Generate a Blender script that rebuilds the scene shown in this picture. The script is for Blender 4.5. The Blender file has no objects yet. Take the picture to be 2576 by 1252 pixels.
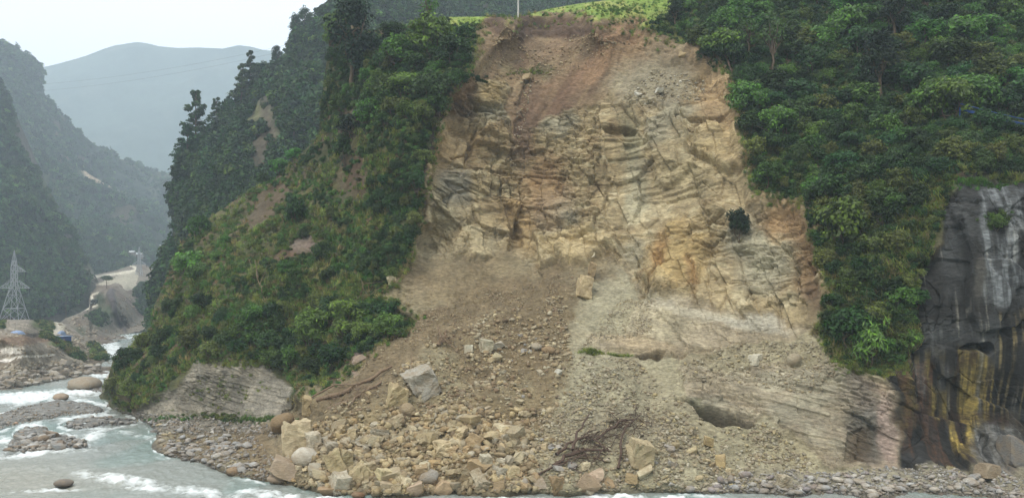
import bpy, bmesh, math, random
import numpy as np
from mathutils import Vector, Matrix, Euler

# ------------------------------------------------------------------ camera, world, sun, exposure
SC = bpy.context.scene
COL = SC.collection
CAM_H = 18.0
F = 2231.0            # focal length in photo units (photo taken as 2576 x 1252)
HX, HY = 1288.0, 730.0
cam_d = bpy.data.cameras.new('camera')
cam = bpy.data.objects.new('camera', cam_d); COL.objects.link(cam)
cam.location = (0, 0, CAM_H); cam.rotation_euler = (math.radians(90), 0, 0)
cam_d.sensor_fit = 'HORIZONTAL'; cam_d.sensor_width = 36
cam_d.lens = 36 * F / 2576.0
cam_d.shift_y = (HY - 626.0) / 2576.0
cam_d.clip_start = 0.5; cam_d.clip_end = 20000
SC.camera = cam

W = bpy.data.worlds.new('World'); SC.world = W; W.use_nodes = True
SUN_EL, SUN_AZ = math.radians(52), math.radians(-150)   # azimuth measured from +Y clockwise: behind the camera, to the left
nt = W.node_tree; nt.nodes.clear()
wo = nt.nodes.new('ShaderNodeOutputWorld'); bg = nt.nodes.new('ShaderNodeBackground')
sky = nt.nodes.new('ShaderNodeTexSky'); sky.sky_type = 'NISHITA'; sky.sun_disc = False
sky.sun_elevation = SUN_EL; sky.sun_rotation = SUN_AZ; sky.dust_density = 4.0; sky.air_density = 1.2
mx = nt.nodes.new('ShaderNodeMixRGB'); mx.inputs[0].default_value = 0.86
mx.inputs[2].default_value = (10.6, 10.7, 10.8, 1)         # bright cloud layer
nt.links.new(sky.outputs[0], mx.inputs[1]); nt.links.new(mx.outputs[0], bg.inputs[0])
bg.inputs[1].default_value = 0.14
nt.links.new(bg.outputs[0], wo.inputs[0])

sl = bpy.data.lights.new('sun', 'SUN'); sl.energy = 2.0; sl.angle = math.radians(10); sl.color = (1.0, 0.955, 0.88)
so = bpy.data.objects.new('sun', sl); COL.objects.link(so)
sd = Vector((math.sin(SUN_AZ) * math.cos(SUN_EL), math.cos(SUN_AZ) * math.cos(SUN_EL), math.sin(SUN_EL)))
so.rotation_euler = (-sd).to_track_quat('-Z', 'Y').to_euler(); so.location = (-60, -80, 200)
vs = SC.view_settings
SC.display_settings.display_device = 'sRGB'
vs.view_transform = 'Standard'; vs.look = 'None'; vs.gamma = 1; vs.exposure = 0.16; vs.use_curve_mapping = False
cy = SC.cycles
cy.max_bounces = 5; cy.diffuse_bounces = 2; cy.glossy_bounces = 2; cy.transmission_bounces = 2
cy.volume_bounces = 2; cy.transparent_max_bounces = 6; cy.caustics_reflective = False; cy.caustics_refractive = False
try:
    cy.use_denoising = True; cy.denoiser = 'OPENIMAGEDENOISE'; cy.denoising_input_passes = 'RGB_ALBEDO_NORMAL'
except Exception: pass

rng = np.random.default_rng(11)
random.seed(5)

# ------------------------------------------------------------------ small helpers
def P(px, py, Y):
    return np.array([(px - HX) / F * Y, Y, CAM_H + (HY - py) / F * Y])
def gY(py, z=0.0): return (CAM_H - z) * F / (py - HY)
def ground(px, py, z=0.0): return P(px, py, gY(py, z))
def lin(c):
    c = np.asarray(c, float) / 255.0
    return np.where(c <= 0.04045, c / 12.92, ((c + 0.055) / 1.055) ** 2.4)
def tag(o, label=None, cat=None, group=None, kind=None):
    if label: o['label'] = label
    if cat: o['category'] = cat
    if group: o['group'] = group
    if kind: o['kind'] = kind
    return o
def empty(name, loc=(0, 0, 0), rz=0.0):
    o = bpy.data.objects.new(name, None); COL.objects.link(o); o.location = loc; o.rotation_euler = (0, 0, rz)
    o.empty_display_size = 0.5
    return o
def mesh_np(name, V, Fc, col=None, smooth=False):
    me = bpy.data.meshes.new(name)
    V = np.ascontiguousarray(V, dtype=np.float32); Fc = np.ascontiguousarray(Fc, dtype=np.int32)
    n, k = Fc.shape
    me.vertices.add(len(V)); me.vertices.foreach_set('co', V.ravel())
    me.loops.add(n * k); me.loops.foreach_set('vertex_index', Fc.ravel())
    me.polygons.add(n); me.polygons.foreach_set('loop_start', np.arange(0, n * k, k, dtype=np.int32))
    try: me.polygons.foreach_set('loop_total', np.full(n, k, dtype=np.int32))
    except Exception: pass
    if smooth: me.polygons.foreach_set('use_smooth', np.ones(n, dtype=bool))
    if col is not None:
        a = me.color_attributes.new('Col', 'FLOAT_COLOR', 'POINT')
        c = np.ones((len(V), 4), dtype=np.float32); c[:, :col.shape[1]] = col
        a.data.foreach_set('color', c.ravel())
    me.update(calc_edges=True); me.validate()
    return me
def obj(name, me, mat=None, parent=None, loc=None):
    o = bpy.data.objects.new(name, me); COL.objects.link(o)
    if mat is not None and len(me.materials) == 0: me.materials.append(mat)
    if parent is not None: o.parent = parent
    if loc is not None: o.location = loc
    return o

# ------------------------------------------------------------------ noise
def h2(ix, iy, seed):
    a = (ix.astype(np.int64) * 374761393 + iy.astype(np.int64) * 668265263 + seed * 1442695041) & 0xffffffff
    a = ((a ^ (a >> 13)) * 1274126177) & 0xffffffff
    a = ((a ^ (a >> 16)) * 2246822519) & 0xffffffff
    a = a ^ (a >> 15)
    return (a & 0xffffff) / float(0x1000000)
def vn(u, v, seed=0):
    iu = np.floor(u); iv = np.floor(v); fu = u - iu; fv = v - iv
    iu = iu.astype(np.int64); iv = iv.astype(np.int64)
    fu = fu * fu * fu * (fu * (fu * 6 - 15) + 10); fv = fv * fv * fv * (fv * (fv * 6 - 15) + 10)
    a = h2(iu, iv, seed); b = h2(iu + 1, iv, seed); c = h2(iu, iv + 1, seed); d = h2(iu + 1, iv + 1, seed)
    return ((a + (b - a) * fu) * (1 - fv) + (c + (d - c) * fu) * fv) * 2 - 1
def fbm(u, v, seed=0, octv=4, gain=0.5):
    s = 0; a = 1.0; t = 0
    for i in range(octv):
        s = s + a * vn(u * 2 ** i * 1.03 + 17.3 * i, v * 2 ** i * 0.98 - 9.1 * i, seed + i); t += a; a *= gain
    return s / t
def worley(u, v, seed=0):
    iu = np.floor(u).astype(np.int64); iv = np.floor(v).astype(np.int64)
    f1 = np.full(u.shape, 9.0); f2 = np.full(u.shape, 9.0); ca = np.zeros(u.shape); cb = np.zeros(u.shape)
    ci = np.zeros(u.shape, np.int64); cj = np.zeros(u.shape, np.int64)
    for di in (-1, 0, 1):
        for dj in (-1, 0, 1):
            a = iu + di; b = iv + dj
            x = a + 0.1 + 0.8 * h2(a, b, seed); y = b + 0.1 + 0.8 * h2(a, b, seed + 7)
            d = np.hypot(u - x, v - y)
            m = d < f1
            f2 = np.where(m, f1, np.minimum(f2, d))
            f1 = np.where(m, d, f1)
            ca = np.where(m, x, ca); cb = np.where(m, y, cb); ci = np.where(m, a, ci); cj = np.where(m, b, cj)
    return f1, f2, u - ca, v - cb, ci, cj
def blocks(u, v, su, sv, seed, tilt=0.8, crack=0.0):
    f1, f2, du, dv, ci, cj = worley(u / su, v / sv, seed)
    h = h2(ci, cj, seed + 3) - 0.5 + tilt * (du * (h2(ci, cj, seed + 4) - 0.5) + dv * (h2(ci, cj, seed + 5) - 0.3))
    if crack: h = h - crack * np.clip(1 - (f2 - f1) / 0.07, 0, 1) * (h2(ci, cj, seed + 6) > 0.45)
    return h
def sstep(a, b, x):
    t = np.clip((x - a) / (b - a), 0, 1); return t * t * (3 - 2 * t)

# masks: signed distance to outlines measured on the photo, looked up with a wobble
GX0, GY0, GS = -200.0, -200.0, 5.0
GW, GH = int(3000 / GS), int(1700 / GS)
_gx, _gy = np.meshgrid(GX0 + np.arange(GW) * GS, GY0 + np.arange(GH) * GS)
def sdf(poly, closed=True):
    p = np.asarray(poly, float); n = len(p)
    d = np.full(_gx.shape, 1e9); ins = np.zeros(_gx.shape, bool)
    for i in range(n if closed else n - 1):
        x0, y0 = p[i]; x1, y1 = p[(i + 1) % n]
        ex, ey = x1 - x0, y1 - y0
        t = np.clip(((_gx - x0) * ex + (_gy - y0) * ey) / (ex * ex + ey * ey + 1e-9), 0, 1)
        d = np.minimum(d, np.hypot(_gx - x0 - t * ex, _gy - y0 - t * ey))
        if closed and y0 != y1:
            c = ((y0 > _gy) != (y1 > _gy)) & (_gx < ex * (_gy - y0) / (y1 - y0 + 1e-12) + x0)
            ins ^= c
    return np.where(ins, d, -d) if closed else -d
def look(g, px, py):
    fx = np.clip((np.asarray(px, float) - GX0) / GS, 0, GW - 1.01); fy = np.clip((np.asarray(py, float) - GY0) / GS, 0, GH - 1.01)
    ix = fx.astype(int); iy = fy.astype(int); fx = fx - ix; fy = fy - iy
    return (g[iy, ix] * (1 - fx) + g[iy, ix + 1] * fx) * (1 - fy) + (g[iy + 1, ix] * (1 - fx) + g[iy + 1, ix + 1] * fx) * fy
def curve(pts):
    a = np.asarray(pts, float); return lambda x: np.interp(x, a[:, 0], a[:, 1])

# ------------------------------------------------------------------ thin-plate surface through measured points
class Patch:
    """ground surface: distance interpolated through surveyed points; each column runs from skyline to foot"""
    def __init__(s, name, x0, x1, step, top, bot, pts, rowstep, back=((1.5, -0.3), (6, -3), (25, -22), (60, -60)), smooth=1e-4):
        s.name = name; s.top = curve(top); s.bot = curve(bot); s.x0 = x0; s.step = step
        s.px = np.arange(x0, x1 + step, step, dtype=float)
        tb = s.bot(s.px) - s.top(s.px)
        s.nr = int(tb.max() / rowstep) + 2
        t = np.linspace(0, 1, s.nr)[:, None]
        s.PX = np.repeat(s.px[None, :], s.nr, 0); s.PY = s.top(s.px)[None, :] + t * tb[None, :]
        A = np.asarray(pts, float)
        x = A[:, 0] / 500; y = A[:, 1] / 500; w = 100.0 / A[:, 2]
        n = len(A)
        r2 = (x[:, None] - x[None]) ** 2 + (y[:, None] - y[None]) ** 2
        K = -np.sqrt(r2 + .0036) + np.eye(n) * smooth
        M = np.zeros((n + 3, n + 3)); M[:n, :n] = K
        Q = np.stack([np.ones(n), x, y], 1); M[:n, n:] = Q; M[n:, :n] = Q.T
        s.sol = np.linalg.solve(M, np.concatenate([w, np.zeros(3)])); s.cx = x; s.cy = y
        s.Y = s.dist(s.PX, s.PY)
        s.pos = np.stack([(s.PX - HX) / F * s.Y, s.Y, CAM_H + (HY - s.PY) / F * s.Y], -1)
        s.calcn(); s.back = back
    def dist(s, PX, PY):
        out = np.empty(PX.size); xf = PX.ravel() / 500; yf = PY.ravel() / 500; n = len(s.cx)
        for a in range(0, PX.size, 60000):
            xx = xf[a:a + 60000]; yy = yf[a:a + 60000]
            r2 = (xx[:, None] - s.cx[None]) ** 2 + (yy[:, None] - s.cy[None]) ** 2
            out[a:a + 60000] = (-np.sqrt(r2 + .0036)) @ s.sol[:n] + s.sol[n] + s.sol[n + 1] * xx + s.sol[n + 2] * yy
        return (100.0 / np.clip(out, 0.01, 10)).reshape(PX.shape)
    def calcn(s):
        du = np.gradient(s.pos, axis=1); dv = np.gradient(s.pos, axis=0)
        n = np.cross(dv, du); n /= (np.linalg.norm(n, axis=-1, keepdims=True) + 1e-9)
        f = np.sum(n * (s.pos - np.array([0, 0, CAM_H])), -1) > 0
        n[f] *= -1; s.nrm = n
    def displace(s, d):
        s.pos = s.pos + s.nrm * d[..., None]
    def build(s, name, mat, col, kind='structure'):
        nr, nc = s.PX.shape
        rows = [s.pos]; cols = [col]
        extra = []
        for dy, dz in s.back:
            q = s.pos[0].copy(); q[:, 1] += dy; q[:, 0] *= (1 + 0.3 * dy / q[:, 1]); q[:, 2] = np.maximum(q[:, 2] + np.where(s.px > 1800, dy * .62, dz) if s.x0 > 240 and s.px[-1] > 2000 else q[:, 2] + dz, -4); extra.append(q)
        for q in extra:
            rows.insert(0, q[None]); cols.insert(0, col[:1])
        V = np.concatenate(rows, 0); C = np.concatenate(cols, 0); R = V.shape[0]
        i = np.arange(R - 1)[:, None] * nc + np.arange(nc - 1)[None, :]
        Fc = np.stack([i, i + nc, i + nc + 1, i + 1], -1).reshape(-1, 4)
        me = mesh_np(name, V.reshape(-1, 3), Fc, C.reshape(-1, C.shape[-1]), True)
        o = obj(name, me, mat)
        if kind: o['kind'] = kind
        s.obj = o
        return o
    def at(s, px, py):
        px = np.atleast_1d(np.asarray(px, float)); py = np.atleast_1d(np.asarray(py, float))
        fx = np.clip((px - s.x0) / s.step, 0, len(s.px) - 1.001); ix = fx.astype(int); fx = (fx - ix)[:, None]
        tp = s.top(px); t = np.clip((py - tp) / (s.bot(px) - tp), 0, 1) * (s.nr - 1)
        t = np.clip(t, 0, s.nr - 1.001); iy = t.astype(int); fy = (t - iy)[:, None]
        q = lambda A: (A[iy, ix] * (1 - fx) + A[iy, ix + 1] * fx) * (1 - fy) + (A[iy + 1, ix] * (1 - fx) + A[iy + 1, ix + 1] * fx) * fy
        n = q(s.nrm); n /= np.linalg.norm(n, axis=1, keepdims=True) + 1e-9
        return q(s.pos), n

# ------------------------------------------------------------------ materials
def new_mat(name):
    m = bpy.data.materials.new(name); m.use_nodes = True
    n = m.node_tree.nodes; n.clear()
    out = n.new('ShaderNodeOutputMaterial'); b = n.new('ShaderNodeBsdfPrincipled')
    m.node_tree.links.new(b.outputs[0], out.inputs[0])
    return m, n, m.node_tree.links, b
def setspec(b, v):
    for k in ('Specular IOR Level', 'Specular'):
        if k in b.inputs: b.inputs[k].default_value = v; return
def noise_node(n, l, vec, scale, detail=6, rough=0.6):
    t = n.new('ShaderNodeTexNoise'); t.inputs['Scale'].default_value = scale; t.inputs['Detail'].default_value = detail
    t.inputs['Roughness'].default_value = rough
    if vec is not None: l.new(vec, t.inputs['Vector'])
    return t
def maprange(n, l, src, a, b, c, d):
    m = n.new('ShaderNodeMapRange'); m.inputs['From Min'].default_value = a; m.inputs['From Max'].default_value = b
    m.inputs['To Min'].default_value = c; m.inputs['To Max'].default_value = d; l.new(src, m.inputs['Value']); return m.outputs[0]
def mulcol(n, l, colout, facout):
    m = n.new('ShaderNodeVectorMath'); m.operation = 'SCALE'; l.new(colout, m.inputs[0]); l.new(facout, m.inputs['Scale']); return m.outputs[0]

def earth_mat(name, fine=3.0, contrast=0.45, bump=0.25, strata=True, bdist=0.25):
    m, n, l, b = new_mat(name)
    at = n.new('ShaderNodeAttribute'); at.attribute_name = 'Col'
    g = n.new('ShaderNodeTexCoord'); mp = n.new('ShaderNodeMapping')
    mp.inputs['Scale'].default_value = (1, 1, 2.6 if strata else 1); mp.inputs['Rotation'].default_value = (0, math.radians(8) if strata else 0, 0)
    l.new(g.outputs['Object'], mp.inputs['Vector'])
    n1 = noise_node(n, l, mp.outputs[0], fine, 8, 0.68)
    n2 = noise_node(n, l, g.outputs['Object'], fine * 0.16, 5, 0.6)
    vo = n.new('ShaderNodeTexVoronoi'); vo.inputs['Scale'].default_value = fine * 0.9; vo.distance = 'CHEBYCHEV'; l.new(mp.outputs[0], vo.inputs['Vector'])
    f1 = maprange(n, l, n1.outputs['Fac'], 0.25, 0.75, 1 - contrast, 1 + contrast)
    f2 = maprange(n, l, n2.outputs['Fac'], 0.3, 0.7, 1 - contrast * 0.45, 1 + contrast * 0.45)
    c = mulcol(n, l, at.outputs['Color'], f1); c = mulcol(n, l, c, f2)
    l.new(c, b.inputs['Base Color'])
    ro = maprange(n, l, at.outputs['Alpha'], 0, 1, 0.38, 0.93); l.new(ro, b.inputs['Roughness'])
    setspec(b, 0.3)
    sp = n.new('ShaderNodeSeparateColor'); l.new(vo.outputs['Color'], sp.inputs[0])
    c = mulcol(n, l, c, maprange(n, l, sp.outputs[0], 0, 1, 0.84, 1.16)); l.new(c, b.inputs['Base Color'])
    ad = n.new('ShaderNodeMath'); ad.operation = 'MULTIPLY_ADD'; l.new(sp.outputs[1], ad.inputs[0]); ad.inputs[1].default_value = 0.5; l.new(n1.outputs['Fac'], ad.inputs[2])
    bp = n.new('ShaderNodeBump'); bp.inputs['Strength'].default_value = bump; bp.inputs['Distance'].default_value = bdist
    l.new(ad.outputs[0], bp.inputs['Height']); l.new(bp.outputs[0], b.inputs['Normal'])
    return m
M_EARTH = earth_mat('rock_and_soil', 2.2, 0.5, 0.55, True, 0.22)
M_BANK = earth_mat('river_bank_ground', 1.4, 0.42, 0.5, False, 0.3)
M_HILL = earth_mat('forest_floor', 0.5, 0.5, 0.6, False, 1.0)

def rock_mat(name, use_attr):
    m, n, l, b = new_mat(name)
    if use_attr:
        at = n.new('ShaderNodeAttribute'); at.attribute_name = 'Col'; src = at.outputs['Color']
    else:
        oi = n.new('ShaderNodeObjectInfo'); src = oi.outputs['Color']
    g = n.new('ShaderNodeNewGeometry'); tc = n.new('ShaderNodeTexCoord')
    vec = g.outputs['Position']
    mp = n.new('ShaderNodeMapping'); mp.inputs['Scale'].default_value = (1, 1, 2.2); mp.inputs['Rotation'].default_value = (0.3, 0.35, 0)
    l.new(vec, mp.inputs['Vector'])
    n1 = noise_node(n, l, mp.outputs[0], 3.5, 7, 0.65); n2 = noise_node(n, l, vec, 1.1, 4, 0.6)
    f1 = maprange(n, l, n1.outputs['Fac'], 0.25, 0.75, 0.68, 1.25)
    c = mulcol(n, l, src, f1)
    st = n.new('ShaderNodeMixRGB'); st.blend_type = 'MIX'; st.inputs[2].default_value = (*lin((150, 130, 102)), 1)
    l.new(maprange(n, l, n2.outputs['Fac'], 0.4, 0.65, 0.05, 0.6), st.inputs[0]); l.new(c, st.inputs[1])
    sep = n.new('ShaderNodeSeparateXYZ'); l.new(vec, sep.inputs[0])
    wet = maprange(n, l, sep.outputs['Z'], 0.12, 0.55, 0.5, 1.0)      # stones standing in the river stay wet to a line
    c2 = mulcol(n, l, st.outputs[0], wet); l.new(c2, b.inputs['Base Color'])
    b.inputs['Roughness'].default_value = 0.85; setspec(b, 0.3)
    bp = n.new('ShaderNodeBump'); bp.inputs['Strength'].default_value = 0.8; bp.inputs['Distance'].default_value = 0.2
    l.new(n1.outputs['Fac'], bp.inputs['Height']); l.new(bp.outputs[0], b.inputs['Normal'])
    return m
M_ROCK = rock_mat('broken_stone', False); M_RUBBLE = rock_mat('small_rubble', True)

def leaf_mat(name, c, var=0.5, trans=0.3):
    m, n, l, b = new_mat(name)
    oi = n.new('ShaderNodeObjectInfo'); g = n.new('ShaderNodeNewGeometry')
    hs = n.new('ShaderNodeHueSaturation'); hs.inputs['Color'].default_value = (*lin(c), 1)
    l.new(maprange(n, l, oi.outputs['Random'], 0, 1, 0.475, 0.53), hs.inputs['Hue'])
    wn = n.new('ShaderNodeTexWhiteNoise'); l.new(oi.outputs['Random'], wn.inputs['Vector'])
    l.new(maprange(n, l, wn.outputs['Value'], 0, 1, 1 - var * .7, 1 + var * .7), hs.inputs['Value'])
    l.new(maprange(n, l, g.outputs['Random Per Island'], 0, 1, 0.7, 1.1), hs.inputs['Saturation'])
    c1 = mulcol(n, l, hs.outputs[0], maprange(n, l, g.outputs['Random Per Island'], 0, 1, 0.6, 1.5))
    n2 = noise_node(n, l, g.outputs['Position'], 0.5, 3, 0.6)
    c2 = mulcol(n, l, c1, maprange(n, l, n2.outputs['Fac'], 0.3, 0.7, 0.7, 1.3))
    l.new(c2, b.inputs['Base Color']); b.inputs['Roughness'].default_value = 0.6; setspec(b, 0.25)
    tr = n.new('ShaderNodeBsdfTranslucent'); l.new(c2, tr.inputs['Color'])
    mxs = n.new('ShaderNodeMixShader'); mxs.inputs[0].default_value = trans
    out = [x for x in n if x.type == 'OUTPUT_MATERIAL'][0]
    l.new(b.outputs[0], mxs.inputs[1]); l.new(tr.outputs[0], mxs.inputs[2]); l.new(mxs.outputs[0], out.inputs[0])
    return m
LEAF = {
 'dark': leaf_mat('leaf_dark_green', (52, 75, 33)),
 'mid': leaf_mat('leaf_mid_green', (84, 112, 46)),
 'grass': leaf_mat('grass_blades', (128, 140, 62)),
 'bright': leaf_mat('leaf_bright_green', (86, 124, 50)),
 'olive': leaf_mat('leaf_olive', (98, 108, 50)),
 'blue': leaf_mat('leaf_blue_green', (60, 88, 46)),
 'deep': leaf_mat('leaf_very_dark_green', (32, 50, 30), .2, .15),
 'dry': leaf_mat('leaf_dry_brown', (140, 126, 82)),
}
def plain_mat(name, c, rough=0.7, metal=0.0, var=0.25, scale=4.0):
    m, n, l, b = new_mat(name)
    g = n.new('ShaderNodeNewGeometry'); rgb = n.new('ShaderNodeRGB'); rgb.outputs[0].default_value = (*lin(c), 1)
    t = noise_node(n, l, g.outputs['Position'], scale, 5, 0.6)
    l.new(mulcol(n, l, rgb.outputs[0], maprange(n, l, t.outputs['Fac'], 0.3, 0.7, 1 - var, 1 + var)), b.inputs['Base Color'])
    b.inputs['Roughness'].default_value = rough; b.inputs['Metallic'].default_value = metal; setspec(b, 0.3)
    return m
M_BARK = plain_mat('bark', (92, 78, 62)); M_DEAD = plain_mat('dead_wood', (122, 102, 80)); M_DARKWOOD = plain_mat('wet_dark_wood', (84, 66, 54))
M_STEEL = plain_mat('galvanised_steel', (162, 166, 170), 0.5, 0.3, 0.1)
M_BLUE = plain_mat('blue_painted_sheet', (40, 72, 130), 0.6); M_TARP = plain_mat('pale_blue_tarpaulin', (140, 158, 188), 0.6)
M_WHITE = plain_mat('white_sheet_roof', (215, 218, 218), 0.6, 0, 0.08); M_WALL = plain_mat('rough_wall', (120, 112, 100)); M_DARK = plain_mat('dark_rubber_and_glass', (30, 32, 34), 0.5)
M_GREENPAINT = plain_mat('dull_truck_paint', (70, 78, 70), 0.5); M_CABLE = plain_mat('cable', (70, 74, 80))
M_CONC = plain_mat('pale_pole', (190, 188, 180))
# ------------------------------------------------------------------ MAIN SLOPE (landslide scar, vegetated spur, wet rock wall)
shore = [(240, 985), (262, 1003), (290, 1030), (330, 1045), (372, 1072), (385, 1128), (430, 1150), (480, 1160), (540, 1178), (580, 1196), (650, 1207),
         (700, 1217), (780, 1233), (850, 1246), (1000, 1253), (1250, 1253), (1450, 1246), (1550, 1241), (1650, 1238), (1720, 1241), (1800, 1244),
         (2000, 1249), (2200, 1262), (2576, 1278), (2700, 1282)]
shc = curve(shore)
top_main = [(240, 1000), (262, 985), (275, 930), (285, 898), (330, 872), (370, 850), (390, 765), (440, 645), (480, 580), (540, 540), (600, 498), (690, 448),
            (760, 385), (800, 340), (815, 200), (830, 90), (870, 60), (930, 78), (1000, 70), (1100, 55), (1132, 43), (1231, 42), (1303, 42), (1330, 37),
            (1374, 24), (1462, 9), (1538, 0), (1640, -14), (1750, -30), (1900, -50), (2700, -60)]
def fan(py, slope=0.6): return (CAM_H + slope * 77.5) / (slope + (py - HY) / F)
C = []
for x, y in shore:
    if x > 250: C.append((x, y, gY(y, 0.0))); C.append((x, y + 22, gY(y + 22, -0.9)))
for x, y, z in [(600, 1150, .7), (600, 1110, .6), (450, 1110, .5), (420, 1090, .8), (700, 1180, 1.2), (720, 1060, 3.4), (1800, 1225, .5), (1900, 1212, .8),
                (2200, 1182, 1.1), (2400, 1192, 1.1), (2576, 1235, .9), (2600, 1205, 1.2), (800, 1200, 1.2), (500, 1062, 1.2), (600, 1080, 1.0), (400, 1030, 2.2), (330, 1020, 1.6)]:
    C.append((x, y, gY(y, z)))
for x in (900, 1100, 1300, 1500):
    for y in (1200, 1100, 1000, 900, 800):
        if x == 900 and y < 1000: continue
        if x == 1100 and y < 900: continue
        if x == 1500 and y < 1000: continue
        C.append((x, y, fan(y)))
C += [(760, 1010, 99), (850, 1010, 92.5), (1050, 805, 103.5), (950, 905, 98.5), (1200, 760, 105.5), (1450, 700, 108.5), (1350, 660, 112.5),
      # cliff
      (1300, 640, 114.5), (1300, 55, 129.5), (1240, 70, 129), (1460, 60, 130), (1600, 60, 130), (1640, 95, 128), (1330, 160, 127.5), (1400, 300, 123.5), (1400, 480, 119), (1150, 300, 121), (1060, 600, 113.5),
      (1200, 480, 118), (1150, 640, 112), (1000, 745, 107.5), (1250, 200, 125), (1550, 300, 121.5), (1550, 480, 117), (1500, 620, 112.5), (1620, 740, 104), (1600, 620, 110),
      (1700, 500, 112), (1700, 700, 105), (1850, 500, 106), (1950, 700, 98), (1860, 300, 114), (1750, 140, 124.5), (1700, 250, 120), (1850, 620, 103), (1960, 520, 103),
      (2040, 830, 92.5), (1850, 780, 98.5), (1500, 860, 98), (1600, 840, 98.5), (1600, 1000, 90), (1700, 885, 95.5), (1700, 965, 91.5), (1720, 1010, 89.5), (1800, 1075, 86.5), (1950, 1020, 87.5), (1850, 900, 93.5),
      (2000, 960, 88.5), (2100, 1080, 85.5), (1700, 1150, 82.5), (1900, 1150, 82.8), (2000, 1170, 83.2), (2230, 1040, 85.3), (2230, 1165, 84.6), (2100, 900, 89),
      # right vegetation and wall
      (2000, 400, 108), (2050, 600, 97.5), (2075, 800, 91), (2200, 900, 88), (2300, 720, 89), (2400, 460, 93), (2576, 470, 91), (2576, 900, 87), (2600, 1170, 84.6), (2400, 1160, 84.8),
      (2400, 850, 87), (2000, 100, 128), (2000, -60, 143), (2650, -60, 135), (2650, 250, 108), (2300, 250, 111), (2300, 0, 131), (1750, -30, 152), (1640, -10, 150), (1700, 50, 136), (1800, 60, 134), (2200, 500, 97),
      # grassy crown of the slope
      (1132, 44, 146), (1231, 43, 137), (1303, 43, 134), (1300, 110, 128.6), (1460, 110, 128.8), (1590, 130, 127.2), (1230, 110, 127), (1400, 220, 126), (1374, 26, 146), (1462, 11, 150), (1538, 2, 152), (1500, 35, 134), (1560, 25, 138),
      # left spur
      (1200, 75, 132), (1180, 160, 123), (1100, 200, 119), (1050, 300, 116), (1040, 450, 113), (1030, 600, 110.5), (980, 700, 108), (900, 800, 107), (1020, 835, 103), (900, 890, 103.5), (800, 950, 106),
      (740, 1040, 104), (700, 960, 111), (600, 920, 112.5), (460, 960, 117), (300, 990, 129), (270, 965, 139), (300, 890, 139), (370, 852, 141), (450, 850, 128), (400, 770, 148), (500, 700, 136),
      (480, 582, 167), (600, 700, 128), (600, 500, 167), (690, 450, 165), (800, 342, 152), (750, 500, 143), (700, 600, 132), (850, 650, 121), (800, 800, 116), (700, 750, 120), (600, 820, 119),
      (850, 500, 127), (880, 350, 130), (850, 200, 142), (840, 90, 149), (950, 250, 128), (950, 120, 138), (930, 80, 146), (1000, 100, 138), (1080, 64, 144), (1100, 120, 132), (1000, 500, 115)]
bot_main = [(x, y + 22) for x, y in shore]
MAIN = Patch('hillside', 246, 2640, 1.6, top_main, bot_main, C, 1.6)
px, py = MAIN.PX, MAIN.PY
X, Yw, Z = MAIN.pos[..., 0], MAIN.pos[..., 1], MAIN.pos[..., 2]
U = X; V = Z + 0.45 * Yw
wob = fbm(U / 3.0, V / 3.0, 31, 4) ; wob2 = fbm(U / 3.0 + 40, V / 3.0, 47, 4)
wx = px + wob * 26; wy = py + wob2 * 26
def mask(poly, soft=8, off=0): return sstep(-soft, soft, look(sdf(poly), wx, wy) + off)

scar_poly = [(1215, 66), (1232, 44), (1303, 45), (1400, 42), (1462, 37), (1495, 56), (1605, 46), (1632, 80), (1690, 105), (1750, 105), (1800, 150), (1840, 190), (1850, 260), (1870, 330), (1885, 420), (1900, 480), (1960, 505),
             (2025, 500), (2045, 600), (2075, 680), (2090, 740), (2060, 830), (2100, 900), (2230, 950), (2262, 1060), (2265, 1175), (2400, 1178), (2640, 1160), (2640, 1320), (240, 1320),
             (240, 1090), (400, 1080), (600, 1085), (690, 1062), (755, 1008), (930, 905), (1050, 808), (1010, 780), (950, 752), (1000, 700), (1040, 640), (1052, 560), (1080, 440), (1108, 300), (1150, 205), (1192, 165)]
S_scar = sdf(scar_poly)
scar = sstep(-7, 7, look(S_scar, wx, wy))
outcrop = mask([(470, 935), (500, 915), (600, 905), (690, 925), (740, 975), (755, 1015), (690, 1070), (560, 1100), (380, 1090), (345, 1060), (330, 1035), (400, 1010)])
wetp = [(2405, 455), (2470, 440), (2650, 475), (2650, 1200), (2262, 1185), (2258, 1060), (2232, 960), (2290, 905), (2320, 860), (2300, 760), (2345, 640), (2370, 560)]
wet = mask(wetp)
rockp = [(1190, 190), (1270, 190), (1290, 300), (1300, 330), (1400, 270), (1560, 235), (1700, 225), (1800, 150), (1850, 190), (1880, 400), (1910, 490), (2030, 495), (2090, 740), (2055, 830), (1900, 800), (1780, 760), (1620, 745),
         (1580, 690), (1560, 640), (1480, 650), (1350, 668), (1300, 625), (1040, 630), (1060, 540), (1085, 430), (1110, 290)]
rock = mask(rockp, 10)
bed = mask([(1470, 850), (1560, 840), (1620, 750), (1800, 765), (2050, 830), (2000, 850), (1880, 860), (1800, 895), (1640, 885), (1480, 880)], 8) * 0.6
bed2 = mask([(1700, 935), (1850, 930), (2000, 925), (2100, 905), (2235, 965), (2262, 1050), (2262, 1180), (2080, 1165), (2000, 1090), (1935, 1030), (1890, 1065), (1800, 1070), (1730, 1010)], 8)
rockall = np.clip(rock + bed + bed2 + outcrop + wet, 0, 1)
veg = (1 - scar) * (1 - outcrop) * (1 - wet)
grass = mask([(1120, 30), (1640, -60), (1760, -60), (1700, 30), (1640, 70), (1605, 44), (1495, 54), (1462, 35), (1303, 43), (1232, 42), (1210, 66), (1160, 110), (1110, 60)], 6) * veg
debris = scar * (1 - np.clip(rock + bed + bed2, 0, 1)) * sstep(560, 700, py)

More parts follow.
